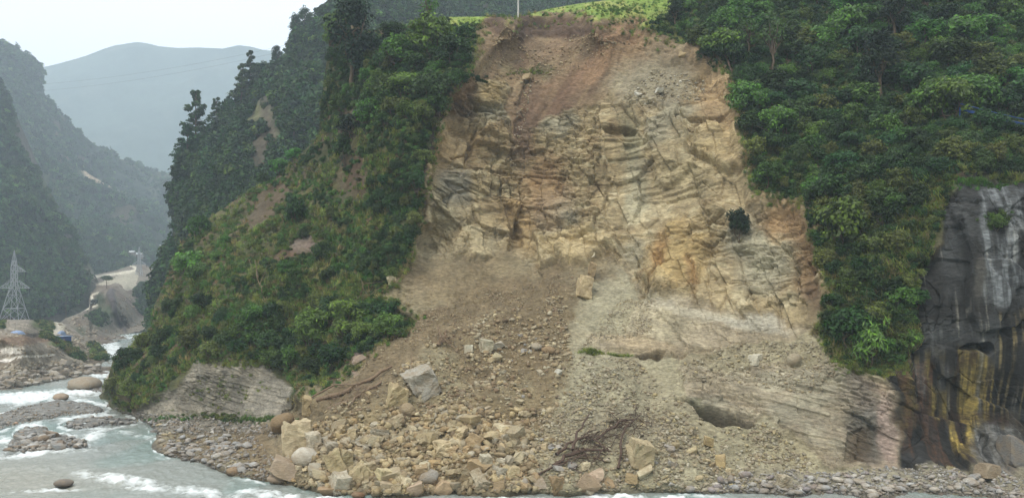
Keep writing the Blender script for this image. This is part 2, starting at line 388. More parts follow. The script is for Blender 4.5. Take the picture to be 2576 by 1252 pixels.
# relief
dip = np.where(px < 900, 0.45, np.where(px > 1650, 0.30 * sstep(700, 950, py) + 0.10, 0.06))
UU = U + 0.18 * wob; VV = V + dip * U + 0.10 * wob2
big = blocks(UU, VV, 5.6, 4.4, 3, 0.6, 0.15)
med = blocks(UU + 0.3 * wob, VV, 1.9, 1.1, 13, 1.1, 0.5)
sml = blocks(UU, VV, 0.75, 0.34, 23, 1.2, 0.3)
lay = VV / 0.62 + 1.5 * vn(VV / 2.2, U / 14, 15) + .25 * fbm(U / 2.5, VV / 2, 16, 3); li = np.floor(lay); lf = lay - li
led = (h2(li, np.floor(U / 4 + 3 * h2(li, li * 0, 9)), 77) - 0.5) * 1.3 + (0.5 - lf) * 0.45
fine = fbm(U / 0.9, VV / 0.5, 5, 3)
hugef = fbm(U / 9, V / 7, 8, 3)
ra = np.where(wet > 0.5, 0.7, 1.0)
bedf = np.clip(bed + bed2 + outcrop * 0.7, 0, 1)
smoothrock = sstep(-0.1, 0.35, fbm(U / 6 + 9, V / 8, 61, 2))       # some slabs break smooth, others are shattered
tall = blocks(UU + 0.12 * V, VV, 2.0, 4.2, 33, 1.0, 0.45)
shat = sstep(-0.02, 0.3, fbm(U / 5 + 3, V / 6, 67, 3))             # shattered against massive
bedm = np.clip(sstep(0.05, 0.3, fbm(U / 6 + 30, V / 3.5, 69, 3)) + bedf, 0, 1)
d = rockall * ra * (tall * 0.75 * (1 - bedf) + (big * 1.7 + hugef * 0.7) * (1 - 0.75 * bedf) + med * (0.10 + 0.75 * shat) * (1 - .35 * bedf) + sml * 0.34 * (.12 + .88 * shat) + led * (0.42 - .2 * bedf) * bedm * (1 - wet) + fine * 0.07)
d *= np.where(rock > .2, .35 + .65 * sstep(0, 40, look(S_scar, px, py)), 1)
soil = scar * (1 - np.clip(rock + bed + bed2, 0, 1)) * (1 - sstep(1.2, .2, Z) * 0)
# gullies running down the soil
gu = (px + 0.55 * np.clip(py - 60, 0, 400)) / 2231 * 125
soil_up = soil * (1 - sstep(480, 640, py))
d += soil_up * (0.55 * fbm(gu / 2.2 + 0.2 * wob, V / 14, 91, 4) + 0.5 * hugef + 0.10 * fine + 0.22 * blocks(U, V, 0.8, 0.6, 93, 1.0) * sstep(-0.1, 0.4, hugef))
d += debris * (0.9 * fbm(U / 5, V / 5, 41, 4) + 0.16 * blocks(U, V, 1.1, .9, 45, 1.0) + 0.26 * fbm(U / 0.8, V / 0.6, 43, 4)) * sstep(0.0, 1.5, Z + 0.6)
d += veg * (1 - grass) * (1.3 * fbm(U / 6, V / 5, 51, 4)) + grass * 0.25 * fbm(U / 3, V / 1.2, 53, 3)
# the scar lies behind the old ground surface, so its rim is a step
ed = look(S_scar, wx, wy)
rim = np.where(py < 850, sstep(2, 40, ed), 0) * (px > 1000)
d -= rim * 1.6 * sstep(820, 650, py) if False else rim * 1.6 * (1 - sstep(620, 820, py))
topscarp = np.exp(-((look(sdf([(1213, 70), (1240, 56), (1303, 57), (1462, 50), (1500, 70), (1605, 60), (1635, 95)], False), px, py)) / 14) ** 2)
d -= 0.8 * topscarp * scar
# caves and notches
def hole(poly, depth, soft=6):
    global d
    m = sstep(0, soft, look(sdf(poly), px + wob * 10, py + wob2 * 8)); d = d - m * depth; return m
cave = hole([(1710, 998), (1738, 1004), (1762, 1016), (1795, 1017), (1822, 1029), (1852, 1031), (1884, 1050), (1912, 1058), (1884, 1077), (1815, 1076), (1762, 1056)], 4.8, 5)
cave2 = hole([(1588, 878), (1620, 880), (1655, 874), (1690, 880), (1660, 893), (1612, 896)], 2.0)
cave3 = hole([(1500, 292), (1545, 296), (1605, 294), (1603, 322), (1590, 345), (1555, 352), (1520, 330)], 1.8, 10)
cave4 = hole([(2405, 884), (2440, 866), (2500, 862), (2512, 884), (2494, 896), (2470, 888), (2440, 890)], 1.6, 6)
hole([(2130, 1080), (2180, 1078), (2200, 1165), (2120, 1165)], 0.4, 12)
hole([(1270, 500), (1300, 500), (1318, 600), (1285, 625)], 1.2, 10)
for seg, dep in [([(1225, 305), (1185, 340), (1170, 385), (1155, 395)], 0.9), ([(1275, 345), (1255, 400)], .6), ([(1120, 300), (1160, 330)], .5), ([(1330, 160), (1318, 250), (1298, 400)], .7), ([(1500, 560), (1530, 430)], .7),
                 ([(1090, 300), (1200, 280), (1290, 300)], .6), ([(1360, 600), (1480, 600), (1560, 560)], .7), ([(1740, 300), (1745, 380), (1800, 410), (1870, 400)], .6), ([(1130, 500), (1180, 480)], .5),
                 ([(1650, 600), (1640, 740)], .7), ([(1735, 640), (1740, 750)], .7), ([(1960, 620), (2000, 700), (2010, 790)], .8), ([(1470, 870), (1700, 888), (1800, 880)], .5), ([(1700, 1000), (1900, 1040)], .5)]:
    g = look(sdf(seg, False), wx, wy); d -= dep * np.exp(-(g / 5.5) ** 2)
# projecting steps: left wall buttress, shelf under the bedded rock
for poly, h, sft in [([(1340, 560), (1480, 560), (1560, 600), (1500, 640), (1350, 660)], 1.4, 8), ([(1160, 290), (1290, 290), (1290, 330), (1210, 330), (1160, 330)], .8, 5), ([(1730, 290), (1860, 300), (1880, 400), (1800, 405), (1740, 370)], 1.3, 10),
                     ([(1660, 560), (1780, 560), (1740, 740), (1660, 740)], 1.0, 8), ([(1760, 480), (1850, 500), (1880, 600), (1800, 700), (1770, 600)], .7, 10), ([(1190, 190), (1285, 200), (1275, 265), (1200, 255)], 1.0, 8),
                     ([(1620, 260), (1720, 250), (1730, 400), (1640, 440)], .9, 8), ([(1080, 420), (1250, 420), (1270, 520), (1060, 560)], .6, 10)]:
    d += h * sstep(-sft, sft, look(sdf(poly), wx, wy))
edgefade = np.clip((py - MAIN.top(px)) / 14, 0.15, 1)
d *= edgefade * (1 - .35 * outcrop)
MAIN.displace(np.clip(d, -5.5, 4)); MAIN.calcn()

# colours (what the ground is made of, plus painted cave shade and wall highlights)
def base(c): return np.broadcast_to(lin(c), px.shape + (3,)).copy()
col = base((70, 72, 44))
def mixc(c, m):
    global col
    col = col * (1 - m[..., None]) + (lin(c) if len(np.shape(c)) == 1 else c) * m[..., None]
mixc((88, 84, 52), sstep(0.0, 0.5, fbm(U / 4, V / 4, 71, 3)))
mixc((92, 74, 56), sstep(0.1, 0.4, fbm(U / 5 + 5, V / 6, 73, 3)) * 0.8)
mixc((120, 140, 62), grass); mixc((142, 146, 78), grass * sstep(0, 0.5, fbm(U / 2, Yw / 9, 75, 3)))
mixc((146, 120, 92), scar)                                          # soil
mixc((112, 86, 68), soil * sstep(0.0, 0.45, fbm(gu / 3, V / 12, 79, 4)))
mixc((168, 146, 112), soil * sstep(0.05, 0.5, fbm(gu / 1.4 + 3, V / 9, 81, 4)) * 0.7)
_, _, _, _, ci_, cj_ = worley(UU / 1.9, VV / 1.1, 13); tone1 = h2(ci_, cj_, 501)
_, _, _, _, ci_, cj_ = worley(UU / .75, VV / .34, 23); tone2 = h2(ci_, cj_, 503)
mixc((168, 148, 110), rock)
mixc((200, 184, 148), rock * sstep(0.05, 0.5, fbm(UU / 2.2, VV / 1.1, 83, 4)) * 0.8)
mixc((146, 122, 84), rock * sstep(0.05, 0.45, fbm(UU / 3 + 7, VV / 2.4, 85, 4)) * 0.8)
mixc((162, 156, 136), rock * sstep(0.15, 0.5, fbm(U / 7 + 2, V / 9, 87, 3)) * 0.7)
mixc((158, 148, 122), debris)
mixc((138, 116, 88), debris * sstep(-0.1, 0.4, fbm(U / 4, V / 4, 89, 4)) * 0.8)
mixc((156, 142, 120), np.clip(bed + bed2, 0, 1)); mixc((140, 118, 98), bed2 * sstep(-0.2, 0.4, fbm(U / 5, VV / 0.8, 95, 3)) * 0.6)
mixc((146, 138, 126), outcrop); mixc((122, 116, 110), outcrop * sstep(0, 0.4, fbm(U / 2, V / 2, 97, 4)) * .8); mixc((188, 176, 160), outcrop * sstep(0.2, 0.5, fbm(U / 1.5, V / 1.3, 98, 4)) * .6)
mixc((84, 86, 52), outcrop * sstep(1040, 1050, wy) * sstep(1075, 1060, wy) * 0.8)
wetness = np.zeros(px.shape)
mixc((42, 40, 39), wet); mixc((76, 78, 82), wet * sstep(0.0, 0.6, fbm(U / 3.5, V / 4, 99, 5)) * .7); mixc((30, 29, 28), wet * sstep(0.0, 0.5, fbm(U / 1.8 + 4, V / 7, 101, 4)))
wetness += wet * 0.25

BL = []   # (x, y, rx, ry, angle deg, colour, strength, only-where mask)
def blob(x, y, rx, ry, a, c, s, m=None, soft=0.5):
    global col
    r = max(rx, ry) * 1.5 + 30
    j0 = int(max(0, (x - r - MAIN.x0) / MAIN.step)); j1 = int(min(px.shape[1], (x + r - MAIN.x0) / MAIN.step + 1))
    if j1 <= j0: return
    sl_ = (slice(None), slice(j0, j1))
    dx = wx[sl_] - x; dy = wy[sl_] - y; ca, sa = math.cos(math.radians(a)), math.sin(math.radians(a))
    q = np.hypot((dx * ca + dy * sa) / rx, (-dx * sa + dy * ca) / ry)
    w = sstep(1 + soft, 1 - soft, -q + 2) if False else 1 - sstep(1 - soft, 1 + soft, q)
    w = w * s
    if m is not None: w = w * m[sl_]
    col[sl_] = col[sl_] * (1 - w[..., None]) + lin(c) * w[..., None]
# scar: soil band under the turf, soil chute, greys, ochres
blob(1390, 62, 160, 16, 2, (98, 74, 62), .9, scar); blob(1560, 75, 80, 20, -3, (150, 112, 84), .7, scar)
blob(1340, 110, 110, 30, 0, (132, 104, 84), .6, scar); blob(1340, 155, 60, 14, 0, (96, 94, 62), .6, scar)
blob(1430, 190, 150, 40, -38, (138, 104, 82), .7, scar); blob(1330, 290, 26, 120, 12, (120, 92, 74), .8, scar); blob(1545, 120, 110, 45, -38, (168, 130, 98), .7, scar)
blob(1640, 190, 110, 60, -15, (158, 150, 132), .7, scar); blob(1810, 250, 50, 110, -15, (168, 134, 92), .6, scar); blob(1170, 240, 34, 60, 10, (124, 90, 66), .6, scar)
blob(1250, 230, 40, 30, 0, (176, 148, 92), .8, rock); blob(1150, 360, 60, 60, 0, (172, 138, 86), .6, rock); blob(1110, 520, 40, 60, 0, (170, 158, 130), .7, rock)
blob(1160, 470, 30, 50, 0, (150, 148, 138), .7, rock); blob(1370, 470, 60, 80, 0, (170, 128, 84), .6, rock); blob(1580, 330, 30, 60, 5, (140, 136, 108), .7, rock)
blob(1590, 460, 26, 90, 8, (172, 166, 140), .7, rock); blob(1300, 560, 40, 70, 0, (168, 136, 84), .6, rock); blob(1430, 610, 90, 34, 0, (200, 176, 128), .8, rock)
blob(1800, 350, 70, 55, 15, (188, 164, 116), .7, rock); blob(1700, 430, 70, 60, 0, (180, 164, 126), .6, rock); blob(1900, 620, 70, 110, -25, (184, 178, 156), .75, rock)
blob(1700, 640, 70, 90, 0, (182, 152, 88), .75, rock); blob(1650, 620, 22, 60, 0, (168, 124, 62), .7, rock); blob(1735, 690, 16, 50, 0, (160, 116, 58), .6, rock)
blob(1970, 540, 60, 40, 0, (176, 134, 84), .7, rock); blob(2020, 650, 36, 120, -12, (140, 106, 68), .75, scar); blob(2040, 740, 26, 60, -5, (96, 72, 52), .7, scar)
blob(1860, 560, 26, 40, 0, (84, 70, 56), .4, rock); blob(1150, 600, 120, 30, 3, (184, 162, 118), .5, rock)
# debris tones
blob(1150, 700, 150, 60, -10, (162, 138, 106), .6, debris); blob(1060, 690, 40, 60, 20, (176, 158, 132), .5, debris)
blob(1180, 780, 260, 45, -32, (140, 120, 94), .75, debris); blob(1000, 900, 260, 45, -36, (134, 114, 88), .8, debris); blob(880, 980, 130, 30, -32, (126, 106, 82), .8, debris)
blob(1400, 700, 70, 50, -20, (126, 104, 82), .6, debris); blob(1370, 830, 110, 110, 0, (122, 100, 74), .7, debris); blob(1270, 880, 90, 60, 0, (132, 108, 78), .6, debris)
blob(1540, 730, 60, 160, 12, (166, 158, 138), .75, debris); blob(1500, 930, 70, 160, 8, (166, 158, 136), .7, debris); blob(1640, 800, 120, 50, 5, (172, 160, 130), .7, scar)
blob(1780, 790, 160, 16, 10, (190, 180, 160), .8, scar); blob(1900, 815, 90, 14, 10, (178, 172, 160), .7, scar); blob(1600, 860, 120, 18, 6, (166, 142, 108), .7, scar)
blob(1950, 880, 150, 45, -10, (160, 142, 112), .6, scar); blob(1640, 990, 200, 60, 10, (156, 146, 122), .6, debris); blob(1330, 1100, 50, 110, 10, (130, 106, 70), .6, debris)
blob(1560, 1080, 130, 50, 10, (108, 88, 72), .6, debris); blob(1930, 1110, 160, 40, 20, (174, 160, 124), .6, debris); blob(1120, 1090, 240, 80, 0, (170, 148, 104), .6, debris)
blob(650, 1140, 90, 40, 0, (140, 118, 90), .8, debris); blob(560, 1095, 150, 12, 0, (104, 92, 84), .8); blob(740, 1060, 60, 20, 0, (150, 126, 92), .6)
blob(470, 1150, 110, 30, 10, (128, 120, 112), .7); blob(2250, 1215, 360, 30, 2, (134, 128, 122), .9); blob(1900, 1225, 140, 16, 0, (132, 124, 116), .7)
blob(2120, 1010, 90, 50, 15, (150, 132, 110), .6, bed2); blob(1800, 975, 130, 26, 12, (160, 142, 116), .6, bed2); blob(2190, 1080, 50, 80, -15, (112, 108, 104), .85, bed2); blob(2150, 1000, 110, 18, 25, (128, 116, 108), .6, bed2)
blob(2232, 1080, 20, 85, -8, (186, 160, 152), .8); blob(2150, 960, 60, 24, 22, (112, 104, 98), .8, bed2); blob(2160, 1125, 36, 36, 0, (92, 72, 46), .7); blob(2030, 1120, 60, 30, 10, (148, 126, 94), .6, bed2)
for g in ((1490, 880), (1560, 885)): blob(g[0], g[1], 30, 8, 5, (98, 100, 54), .8)
blob(1755, 1012, 30, 8, 30, (92, 96, 46), .9); blob(1820, 1048, 76, 24, 14, (62, 48, 38), .9); blob(1640, 886, 40, 8, 0, (84, 64, 44), .7)  # weeds, then both cave mouths darkened: recess shade put into the colour
# spur: brown bare patches and dry grass
blob(670, 520, 90, 40, -45, (90, 76, 58), .85, veg); blob(760, 610, 34, 30, 0, (120, 106, 96), .8, veg); blob(720, 640, 50, 20, 0, (96, 74, 60), .7, veg); blob(870, 360, 20, 120, 5, (92, 78, 60), .8, veg)
blob(900, 440, 26, 60, 0, (92, 70, 56), .8, veg); blob(1085, 380, 16, 150, 8, (64, 50, 44), .9, veg); blob(1055, 560, 12, 90, 8, (72, 56, 48), .9, veg); blob(640, 400, 120, 30, -40, (122, 116, 70), .5, veg)
blob(910, 915, 30, 22, 0, (148, 128, 118), .8, veg); blob(1000, 730, 50, 14, 10, (140, 116, 90), .7, veg); blob(800, 740, 150, 60, -30, (112, 112, 60), .35, veg); blob(2380, 640, 40, 60, 0, (84, 70, 56), .7, veg)
blob(1700, 60, 70, 40, 0, (112, 116, 60), .6, veg)
# wet wall: hanging stains of algae, lime and rust, plus painted bluish-grey highlights
def stain_or_highlight(x0, x1, y0, y1, c, freq, thr, s, seed):
    global col
    m = sstep(x0 - 8, x0 + 8, wx) * sstep(x1 + 8, x1 - 8, wx) if False else sstep(x0 - 8, x0 + 8, wx) * (1 - sstep(x1 - 8, x1 + 8, wx))
    m = m * sstep(y0 - 14, y0 + 10, wy) * (1 - sstep(y1 - 10, y1 + 14, wy))
    st = sstep(thr - 0.14, thr + 0.14, fbm(U * freq, V / 9.0, seed, 3)) * (.35 + .65 * sstep(-.25, .3, fbm(U * 3.2, V / 3.5, seed + 1, 3))) * (.6 + .4 * sstep(-.2, .2, fbm(U / .8, V / .35, seed + 2, 3))); m = m * st * s
    col = col * (1 - m[..., None]) + lin(c) * m[..., None]
stain_or_highlight(2255, 2350, 900, 1070, (112, 94, 44), .9, 0., .8, 301); stain_or_highlight(2250, 2420, 920, 1180, (92, 62, 40), 1.1, -0.1, .9, 302); stain_or_highlight(2345, 2500, 895, 1060, (160, 138, 54), .9, -0.2, .95, 303)
stain_or_highlight(2385, 2450, 1060, 1190, (184, 156, 52), .9, -0.2, 1., 304); stain_or_highlight(2350, 2500, 890, 1190, (60, 42, 28), 1.3, 0.2, .85, 305); stain_or_highlight(2315, 2380, 830, 1000, (118, 120, 124), .7, 0, .6, 306)
stain_or_highlight(2470, 2576, 480, 760, (134, 140, 150), .5, -.2, .8, 307); stain_or_highlight(2300, 2650, 620, 1050, (168, 164, 154), 1.8, 0.4, .5, 308); stain_or_highlight(2500, 2650, 780, 1080, (150, 132, 84), 1.4, 0.1, .8, 309)  # first call paints bluish-grey highlights into the wall colour
stain_or_highlight(2250, 2560, 1040, 1075, (66, 46, 38), .2, -0.6, .8, 310); stain_or_highlight(2440, 2650, 1075, 1190, (136, 136, 138), .4, -0.2, .8, 311); stain_or_highlight(2500, 2576, 560, 660, (170, 172, 176), .8, 0.15, .8, 312)
stain_or_highlight(2440, 2650, 1050, 1180, (90, 80, 60), 1.1, 0.2, .6, 313); stain_or_highlight(2540, 2650, 1130, 1190, (150, 134, 116), .5, -0.3, .8, 314)
blob(2460, 700, 14, 60, 0, (96, 92, 86), .5, wet)
side_ = look(sdf([(1700, 600), (1560, 660), (1445, 740), (1430, 950), (1350, 1080), (1330, 1320), (200, 1320), (200, 500), (1700, 500)]), wx, wy); wst = sstep(-12, 12, side_)
mixc((126, 107, 79), debris * wst * (.35 + .4 * sstep(-.3, .3, fbm(U / 4, V / 5, 411, 4)))); mixc((168, 158, 136), debris * (1 - wst) * .5)
mixc((158, 150, 130), (1 - cave) * bed2 * (.35 + .5 * sstep(-.2, .3, fbm(U / 3, V / 2, 413, 4))) * (1 - sstep(1080, 1180, wy)) * (1 - sstep(2100, 2180, wx)))
mixc((124, 118, 108), outcrop * .5)
# damp line along the river
damp = (1 - sstep(0.15, 0.55, MAIN.pos[..., 2] + 0.15 * wob)) * (veg < 0.5)
col *= (1 - 0.5 * damp)[..., None]; wetness = np.clip(wetness + damp * 0.7, 0, 1)
# turf edge darker humus line just below the field
g_ = (col @ np.array([.3, .59, .11]))[..., None]
ds = np.where(veg > .5, 0.0, np.where(wet > .5, .2, np.where(rock > .5, .20, .2)))[..., None]; col = (col * (1 - ds) + g_ * ds) * np.where((veg > .5)[..., None], 1.0, np.where((soil > .5)[..., None], np.array([.80, .80, .685]), np.array([.91, .90, .81])))
col = np.where((rock > .5)[..., None], col * .92, col)
col *= np.where((rockall > .4) & (wet < .5), 0.88 + 0.24 * tone1, 1.0)[..., None] * np.where((rockall > .4) & (wet < .5), 0.92 + 0.16 * tone2, 1.0)[..., None]
C4 = np.concatenate([np.clip(col, 0.004, 0.9), (1 - wetness)[..., None]], -1)
o = MAIN.build('hillside', M_EARTH, C4)
# the slope carries on beyond the right edge of the picture
lc = MAIN.pos[::6, -1]; lcol = C4[::6, -1]; k_ = 26; off_ = np.concatenate([[0], np.linspace(1.5, 90, k_ - 1)])
ext = np.repeat(lc[:, None], k_, 1); ext[..., 0] += off_; nz = fbm(ext[..., 0] / 9, ext[..., 2] / 7, 401, 4) * 2.5 * np.minimum(1, off_ / 8); ext[..., 1] += nz + (off_ / 90) ** 2 * 12
up = ext[0].copy(); up[:, 1] += 60; up[:, 2] += 37; up2 = ext[0].copy(); up2[:, 1] += 25; up2[:, 2] += 15.5; ext = np.concatenate([up[None], up2[None], ext]); lcol = np.concatenate([lcol[:1], lcol[:1], lcol])
R_, i = ext.shape[0], None; i = np.arange(R_ - 1)[:, None] * k_ + np.arange(k_ - 1)[None, :]
zz_ = ext[..., 2]; nn_ = fbm(ext[..., 0] / 3, zz_ / 6, 403, 4)[..., None]; ec = np.where((zz_ > 28)[..., None], lin((78, 80, 50)), lin((46, 45, 44)) * (1 + .8 * nn_) + .02 * np.maximum(nn_, 0)); ec = np.concatenate([ec, np.full(zz_.shape + (1,), .8)], -1); bl_ = np.clip(np.concatenate([[0], np.linspace(.1, 1, 5), np.ones(k_ - 6)]), 0, 1)[None, :, None]; ec = lcol[:, None] * (1 - bl_) + ec * bl_
oe = obj('hillside', mesh_np('hillside', ext.reshape(-1, 3), np.stack([i, i + k_, i + k_ + 1, i + 1], -1).reshape(-1, 4), ec.reshape(-1, 4), True), M_EARTH); oe['kind'] = 'structure'; EXT = ext
# ------------------------------------------------------------------ the far slopes and banks
def patch_cols(p, base_c, layers):
    U_ = p.pos[..., 0]; V_ = p.pos[..., 2] + 0.45 * p.pos[..., 1]
    c = np.broadcast_to(lin(base_c), U_.shape + (3,)).copy()
    for cc, m in layers(U_, V_, p.PX, p.PY): c = c * (1 - m[..., None]) + lin(cc) * m[..., None]
    return c
def line_mask(pts, w, x, y):
    dd = np.full(x.shape, 1e9)
    for (x0, y0), (x1, y1) in zip(pts, pts[1:]):
        ex, ey = x1 - x0, y1 - y0; t = np.clip(((x - x0) * ex + (y - y0) * ey) / (ex * ex + ey * ey + 1e-9), 0, 1); dd = np.minimum(dd, np.hypot(x - x0 - t * ex, y - y0 - t * ey))
    return np.clip(1.5 - dd / w, 0, 1)
def c1(*a): return [(188.7 + x * .2009, 603.8 + y * .2009) for x, y in a]
def c2(*a): return [(x * .1808, 779.9 + y * .1808) for x, y in a]
def el(x, y, rx, ry, PX_, PY_): return 1 - sstep(0.5, 1.4, np.hypot((PX_ - x) / rx, (PY_ - y) / ry))
ONE = np.ones((1, 1))
# near left bank
topB = [(-160, 798), (0, 804), (60, 803), (120, 806), (166, 814), (217, 856), (244, 866), (262, 895), (273, 910), (290, 931), (302, 940)]
botB = [(-160, 992), (0, 986), (76, 981), (116, 968), (163, 960), (195, 954), (253, 948), (288, 944), (302, 946)]
CB = [(x, y, gY(y, -0.3)) for x, y in botB] + [(0, 940, 168), (0, 905, 176), (132, 892, 192), (0, 872, 184), (72, 847, 190), (0, 832, 194), (0, 824, 225), (0, 804, 290), (-150, 804, 290), (-150, 830, 200), (-150, 900, 172), (100, 806, 300),
      (100, 835, 235), (137, 867, 198), (181, 906, 201), (219, 928, 201), (160, 850, 240), (150, 812, 310), (217, 856, 275), (244, 867, 288), (262, 900, 233), (230, 890, 236), (80, 930, 175), (150, 925, 186)]
BANK = Patch('bank', -160, 302, 1.5, topB, botB, CB, 1.2, back=((3, -0.5), (12, -4), (30, -9)), smooth=1e-3)
u_, v_ = BANK.pos[..., 0], BANK.pos[..., 2] + .45 * BANK.pos[..., 1]
BANK.displace((0.9 * fbm(u_ / 6, v_ / 5, 201, 4) + 0.45 * blocks(u_, v_, 1.6, 1.1, 203, 1.0)) * np.clip((BANK.PY - BANK.top(BANK.PX)) / 10, .1, 1)); BANK.calcn()
def lay(U_, V_, x, y):
    x = x + 5 * fbm(U_ / 3, V_ / 3, 9, 3); y = y + 3 * fbm(U_ / 3 + 9, V_ / 3, 19, 3)
    yield (106, 94, 78), sstep(0, .4, fbm(U_ / 5, V_ / 4, 211, 4)) * .9
    yield (170, 160, 142), sstep(.1, .5, fbm(U_ / 2, V_ / 1.5, 213, 3)) * .6
    yield (112, 92, 74), el(50, 855, 80, 12, x, y) * .9
    yield (214, 208, 196), np.clip(line_mask(c2((-300, 700), (0, 690), (150, 650), (400, 635), (730, 620)), 2.6, x, y) + .9 * el(28, 880, 34, 8, x, y), 0, 1)
    yield (196, 188, 168), line_mask(c2((740, 335), (850, 270), (830, 200), (800, 175)), 8, x, y)
    yield (86, 96, 52), np.clip(el(108, 815, 28, 14, x, y) + el(0, 815, 14, 12, x, y) + el(145, 860, 24, 10, x, y) + el(200, 895, 26, 14, x, y) * .7 + el(255, 890, 16, 20, x, y) * .8, 0, 1)
    yield (126, 96, 58), el(118, 845, 14, 8, x, y) * .8
    yield (60, 54, 46), el(78, 842, 22, 6, x, y) * .9
    yield (98, 88, 76), (1 - sstep(0.2, 1.0, BANK.pos[..., 2])) * .8
cb = patch_cols(BANK, (126, 118, 104), lay)
BANK.build('left_bank', M_BANK, cb)
# upstream bank with the road, the black rock and the pale slide
topC = [(140, 818), (165, 800), (200, 787), (226, 772), (231, 692), (290, 680), (330, 667), (362, 664), (380, 674), (420, 690), (450, 702)]
botC = [(140, 880), (240, 870), (300, 858), (319, 853), (325, 838), (383, 833), (450, 826)]
CC = [(240, 870, gY(870)), (300, 858, gY(858)), (319, 853, gY(853)), (325, 838, gY(838)), (383, 833, gY(833)), (450, 826, gY(826)), (140, 875, 280), (140, 820, 310), (165, 806, 335), (200, 798, 348), (226, 778, 400), (246, 766, 415),
      (234, 738, 440), (232, 700, 530), (290, 682, 600), (330, 668, 640), (362, 667, 650), (262, 712, 470), (285, 735, 402), (300, 830, 387), (272, 735, 398), (275, 800, 375), (350, 790, 425), (340, 740, 455), (420, 694, 570), (400, 760, 480),
      (435, 800, 430), (250, 800, 356), (220, 830, 326), (320, 800, 395)]
UPB = Patch('upbank', 140, 450, 1.2, topC, botC, CC, 1.0, back=((4, -1), (20, -8), (60, -30)), smooth=1e-3)
u_, v_ = UPB.pos[..., 0], UPB.pos[..., 2] + .45 * UPB.pos[..., 1]
wj = 5 * fbm(u_ / 8, v_ / 8, 219, 4); blk = np.maximum(line_mask(c1((450, 650), (470, 760), (500, 880)), 7.5, UPB.PX + wj, UPB.PY + wj), line_mask(c1((500, 880), (560, 1040), (610, 1140)), 4.5, UPB.PX + wj, UPB.PY + wj))
UPB.displace((1.2 * fbm(u_ / 14, v_ / 12, 221, 4) + 0.6 * blocks(u_, v_, 4, 3, 223, 1.0) + blk * 1.0) * np.clip((UPB.PY - UPB.top(UPB.PX)) / 10, .1, 1)); UPB.calcn()
def lay(U_, V_, x, y):
    x = x + 2.5 * fbm(U_ / 6, V_ / 6, 9, 3); y = y + 2.5 * fbm(U_ / 6 + 9, V_ / 6, 19, 3)
    yield (98, 84, 72), sstep(0, .4, fbm((U_ + V_ * .8) / 4, (V_ - U_ * .8) / 16, 231, 4)) * .9
    yield (160, 153, 134), look(sdf(c1((220, 560), (430, 480), (740, 380), (800, 420), (750, 600), (640, 640), (540, 540), (430, 560))), x, y) > 0
    yield (202, 194, 174), np.clip(line_mask(c1((215, 470), (260, 460), (400, 440), (520, 425), (660, 395), (745, 375), (760, 350), (700, 320)), 3.0, x, y) + el(207, 704 - 8, 30, 10, x, y), 0, 1)
    yield (214, 206, 186), line_mask(c1((-280, 990), (0, 915), (120, 870), (220, 840), (285, 820), (270, 775), (215, 765), (205, 680), (290, 655)), 2.2, x, y)
    yield (58, 70, 44), np.clip(el(268, 785, 30, 20, x, y) * .9 + el(250, 752, 14, 16, x, y) * .9 + el(200, 835, 16, 14, x, y) * .6 + el(245, 815, 26, 12, x, y) * .5, 0, 1)
    yield (74, 68, 68), blk * .9
cb = patch_cols(UPB, (118, 110, 96), lay); UPB.build('upstream_bank', M_BANK, cb)
# wooded slopes
def hill(name, label, x0, x1, step, top, bot, pts, rs, f1, a1, colr, lay, mat=None, back=((10, -3), (60, -40), (150, -120))):
    p = Patch(name, x0, x1, step, top, bot, pts, rs, back=back, smooth=1e-3)
    uu, vv = p.pos[..., 0], p.pos[..., 2] + .45 * p.pos[..., 1]
    p.displace((a1 * fbm(uu / f1, vv / f1, 241 + len(name), 5)) * np.clip((p.PY - p.top(p.PX)) / 20, .1, 1)); p.calcn()
    p.build(label, mat or M_HILL, patch_cols(p, colr, lay)); return p
topD = [(-160, 60), (-60, 150), (0, 225), (20, 260), (38, 300), (46, 380), (70, 410), (100, 440), (130, 500), (160, 560), (190, 615), (215, 655), (228, 690), (233, 720), (232, 750), (226, 775)]
botD = [(-160, 830), (226, 830)]
CD = [(226, 700, 470), (228, 775, 445), (226, 830, 430), (130, 815, 400), (0, 815, 380), (-160, 815, 380), (-160, 80, 560), (0, 230, 570), (60, 400, 560), (100, 440, 560), (190, 620, 520), (100, 650, 465), (0, 500, 470), (180, 740, 435), (-160, 500, 450)]
def layD(U_, V_, x, y):
    yield (66, 74, 46), sstep(0, .4, fbm(U_ / 20, V_ / 20, 251, 4))
    yield (92, 84, 80), np.clip(sstep(205, 228, x) * sstep(640, 680, y) + el(40, 340, 8, 50, x, y) + sstep(.25, .45, fbm(U_ / 12, V_ / 30, 253, 4)), 0, 1) * .7
HD = hill('hd', 'left_buttress', -160, 226, 2.0, topD, botD, CD, 2.0, 40, 12, (44, 54, 36), layD)
topE = [(-160, 70), (0, 122), (25, 128), (32, 145), (60, 152), (85, 178), (103, 240), (125, 262), (150, 282), (200, 330), (240, 365), (280, 382), (300, 400), (340, 410), (390, 428), (445, 440), (480, 452)]
botE = [(-160, 730), (480, 730)]
CE = [(-160, 75, 1000), (0, 122, 1000), (100, 240, 1000), (200, 330, 1050), (280, 385, 1150), (400, 430, 1300), (480, 452, 1300), (0, 500, 720), (-160, 500, 720), (150, 560, 760), (200, 690, 690), (330, 675, 720), (300, 550, 880), (420, 600, 1000), (420, 720, 880),
      (480, 720, 880), (250, 480, 950), (0, 720, 650), (-160, 720, 650)]
